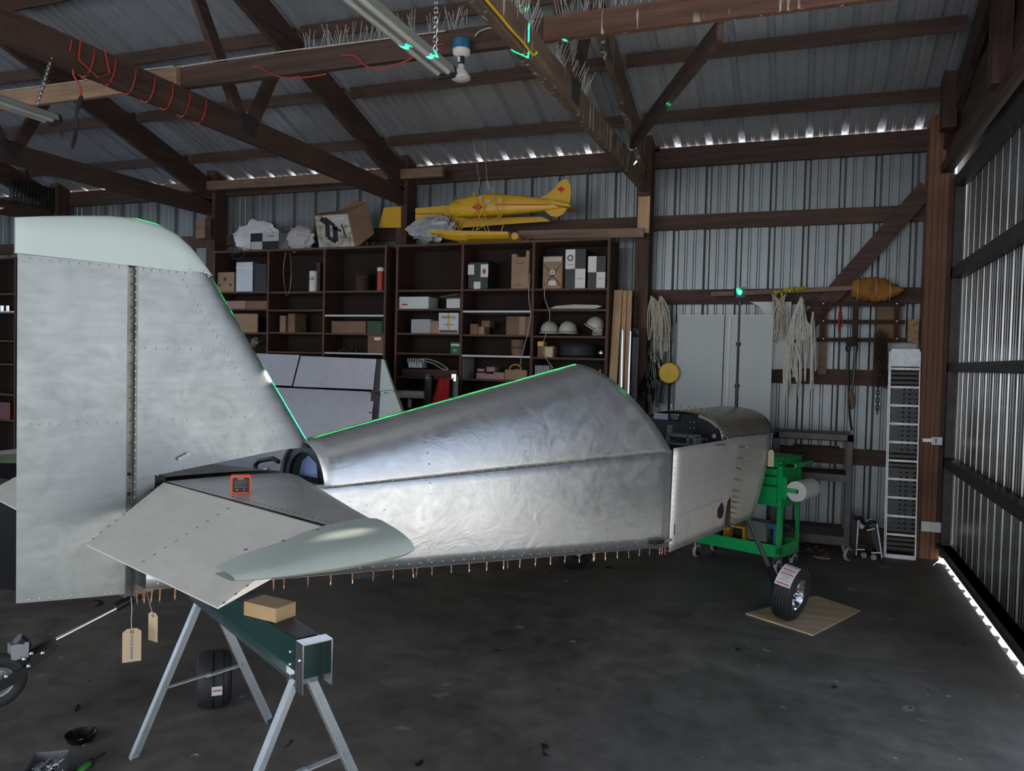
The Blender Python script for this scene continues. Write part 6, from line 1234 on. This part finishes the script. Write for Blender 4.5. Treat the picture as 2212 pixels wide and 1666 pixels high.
# electric cables along the long beam
BZ = 3.575
tag(cable('x', None, None, [(-4.2, 4.235, BZ), (-3.4, 4.23, BZ+.004), (-2.6, 4.22, BZ-.01), (-2.05, 4.21, BZ-.02)], .0048, ROPE).build('white_cable', ROPE), 'white cable stapled along the beam left of the lamp holder', 'cable')
tag(cable('x', None, None, [(-1.86, 4.21, 3.50), (-1.8, 4.225, 3.54), (-1.5, 4.23, 3.55)], .0048, ROPE).build('white_cable', ROPE), 'short white cable from the blue junction box to the truss', 'cable')
tag(cable('x', None, None, [(-8.1, 4.19, BZ-.01), (-6, 4.19, BZ-.01), (-4.95, 4.19, BZ-.02), (-4.9, 4.185, BZ+.0), (-4.1, 4.19, BZ-.01)], .0045, ROPE).build('white_cable', ROPE), 'white cable running along the light brown beam at the left', 'cable')
tag(cable('x', None, None, yl(((735, 118), (770, 122), (790, 142), (830, 148), (880, 130), (940, 100), (960, 95)), 4.233), .005, REDC).build('extension_cord', REDC), 'slack red cord along the beam behind the long strip light', 'cord')
tag(cable('x', None, None, yl(((545, 145), (560, 146), (600, 165), (650, 168), (705, 160)), 4.233), .005, REDC).build('extension_cord', REDC), 'red cord sagging below the beam, middle of the ceiling', 'cord')
mb = MB(); XB = -4.06
pts = []
for i in range(90):
    tt = i/89; y_ = 3.33+1.15*tt; a = i*2*PI/12.0; pts.append((XB+.036*math.cos(a)*1.0+.0, y_+.0, 3.332+.105*math.sin(a)))
mb.tube(pts, .0055, 6); mb.tube([(XB+.036, 3.40, 3.43), (XB+.045, 3.38, 3.30), (XB+.06, 3.5, 3.24), (XB+.04, 3.6, 3.3), (XB+.04, 3.56, 3.44)], .0055, 6); tag(mb.build('red_cord_coil', REDC), 'red extension cord wound many turns round the truss chord', 'cord')
a, b = xP(168, 150, -4.0), xP(176, 208, -3.98); tag(cable('x', None, None, [xP(158, 150, -4.0), xP(160, 165, -4.0), xP(172, 185, -4.0), b], .0055, REDC).build('extension_cord', REDC), 'red cord end dropping from the coil to the black plug', 'cord')
t = thing('black_plug_lead', 'black plug and bundled lead hanging under the light brown beam', 'lead', xP(158, 320, -3.98)); mb = MB(); mb.tube([b, xP(172, 222, -3.98), xP(166, 238, -3.98), xP(163, 250, -3.98)], [.010, .017, .012, .006], 8); mb.build('plug', BLK, t)
for k in range(4): cable('x', None, None, [xP(163+k, 250, -3.98), xP(170-2*k, 262, -3.98), xP(160+k*2, 290, -3.98), xP(154+k, 320, -3.98), xP(160-k, 300, -3.98)], .005, BLK).build('lead_loop', BLK, t)
tag(cable('x', None, None, [xP(125, 262, -4.2), xP(132, 275, -4.2), xP(134, 298, -4.15), xP(150, 308, -4.0)], .004, BLK).build('extension_cord', BLK), 'black cord from the left strip light to the bundled lead', 'cord')
tag(cable('x', None, None, [xP(1050, 0, -1.42), xP(1080, 35, -1.42), xP(1105, 65, -1.42), xP(1130, 92, -1.42), xP(1150, 118, -1.42), xP(1158, 112, -1.42)], .007, YEL).build('yellow_cable', YEL), 'yellow cable along the near face of the stained truss chord', 'cable')
tag(MB().box((-4.09, 4.17, 3.58), (-4.0, 4.2, 3.60)).build('x_', STEEL), 'x', 'x') if 0 else None
def spikes(name, label, base, n, h, spread, seed):
    rg = random.Random(seed); mb = MB(); n_ = max(1, len(base)-1)
    for i in range(n):
        k = rg.random()*(len(base)-1); j = int(k); p = V(base[j]).lerp(V(base[min(j+1, len(base)-1)]), k-j); d_ = V((rg.uniform(-1, 1)*spread[0], rg.uniform(-1, 1)*spread[1], 1)).normalized()*h*rg.uniform(.6, 1); mb.tube([p, p+d_], .0022, 4, cap=False)
    o = mb.build(name, GREY2, kind='stuff'); return tag(o, label, 'spikes', kind='stuff')
spikes('bird_spikes', 'pale bird spikes bristling from the top of the long beam right of the truss', [(-1.38, 4.26, BZ), (.2, 4.26, BZ)], 130, .20, (.35, .5), 1)
spikes('bird_spikes', 'pale bird spikes on the stained chord this side of the long beam', [(-1.465, 3.0, 3.43), (-1.465, 4.15, 3.43)], 110, .2, (.6, .3), 2)
spikes('bird_spikes', 'pale bird spikes on the stained chord beyond the long beam', [(-1.465, 4.5, 3.43), (-1.465, 5.25, 3.43)], 90, .17, (.6, .3), 3)
spikes('bird_spikes', 'faint bird spikes on the beam between strip light and stained chord', [(-3.1, 4.26, BZ), (-1.9, 4.26, BZ)], 70, .16, (.4, .3), 4)
tag(MB().tube([xP(1213, 160, -1.42), xP(1213, 192, -1.42)], .015, 8).build('metal_pipe', STEEL), 'x', 'x') if 0 else None
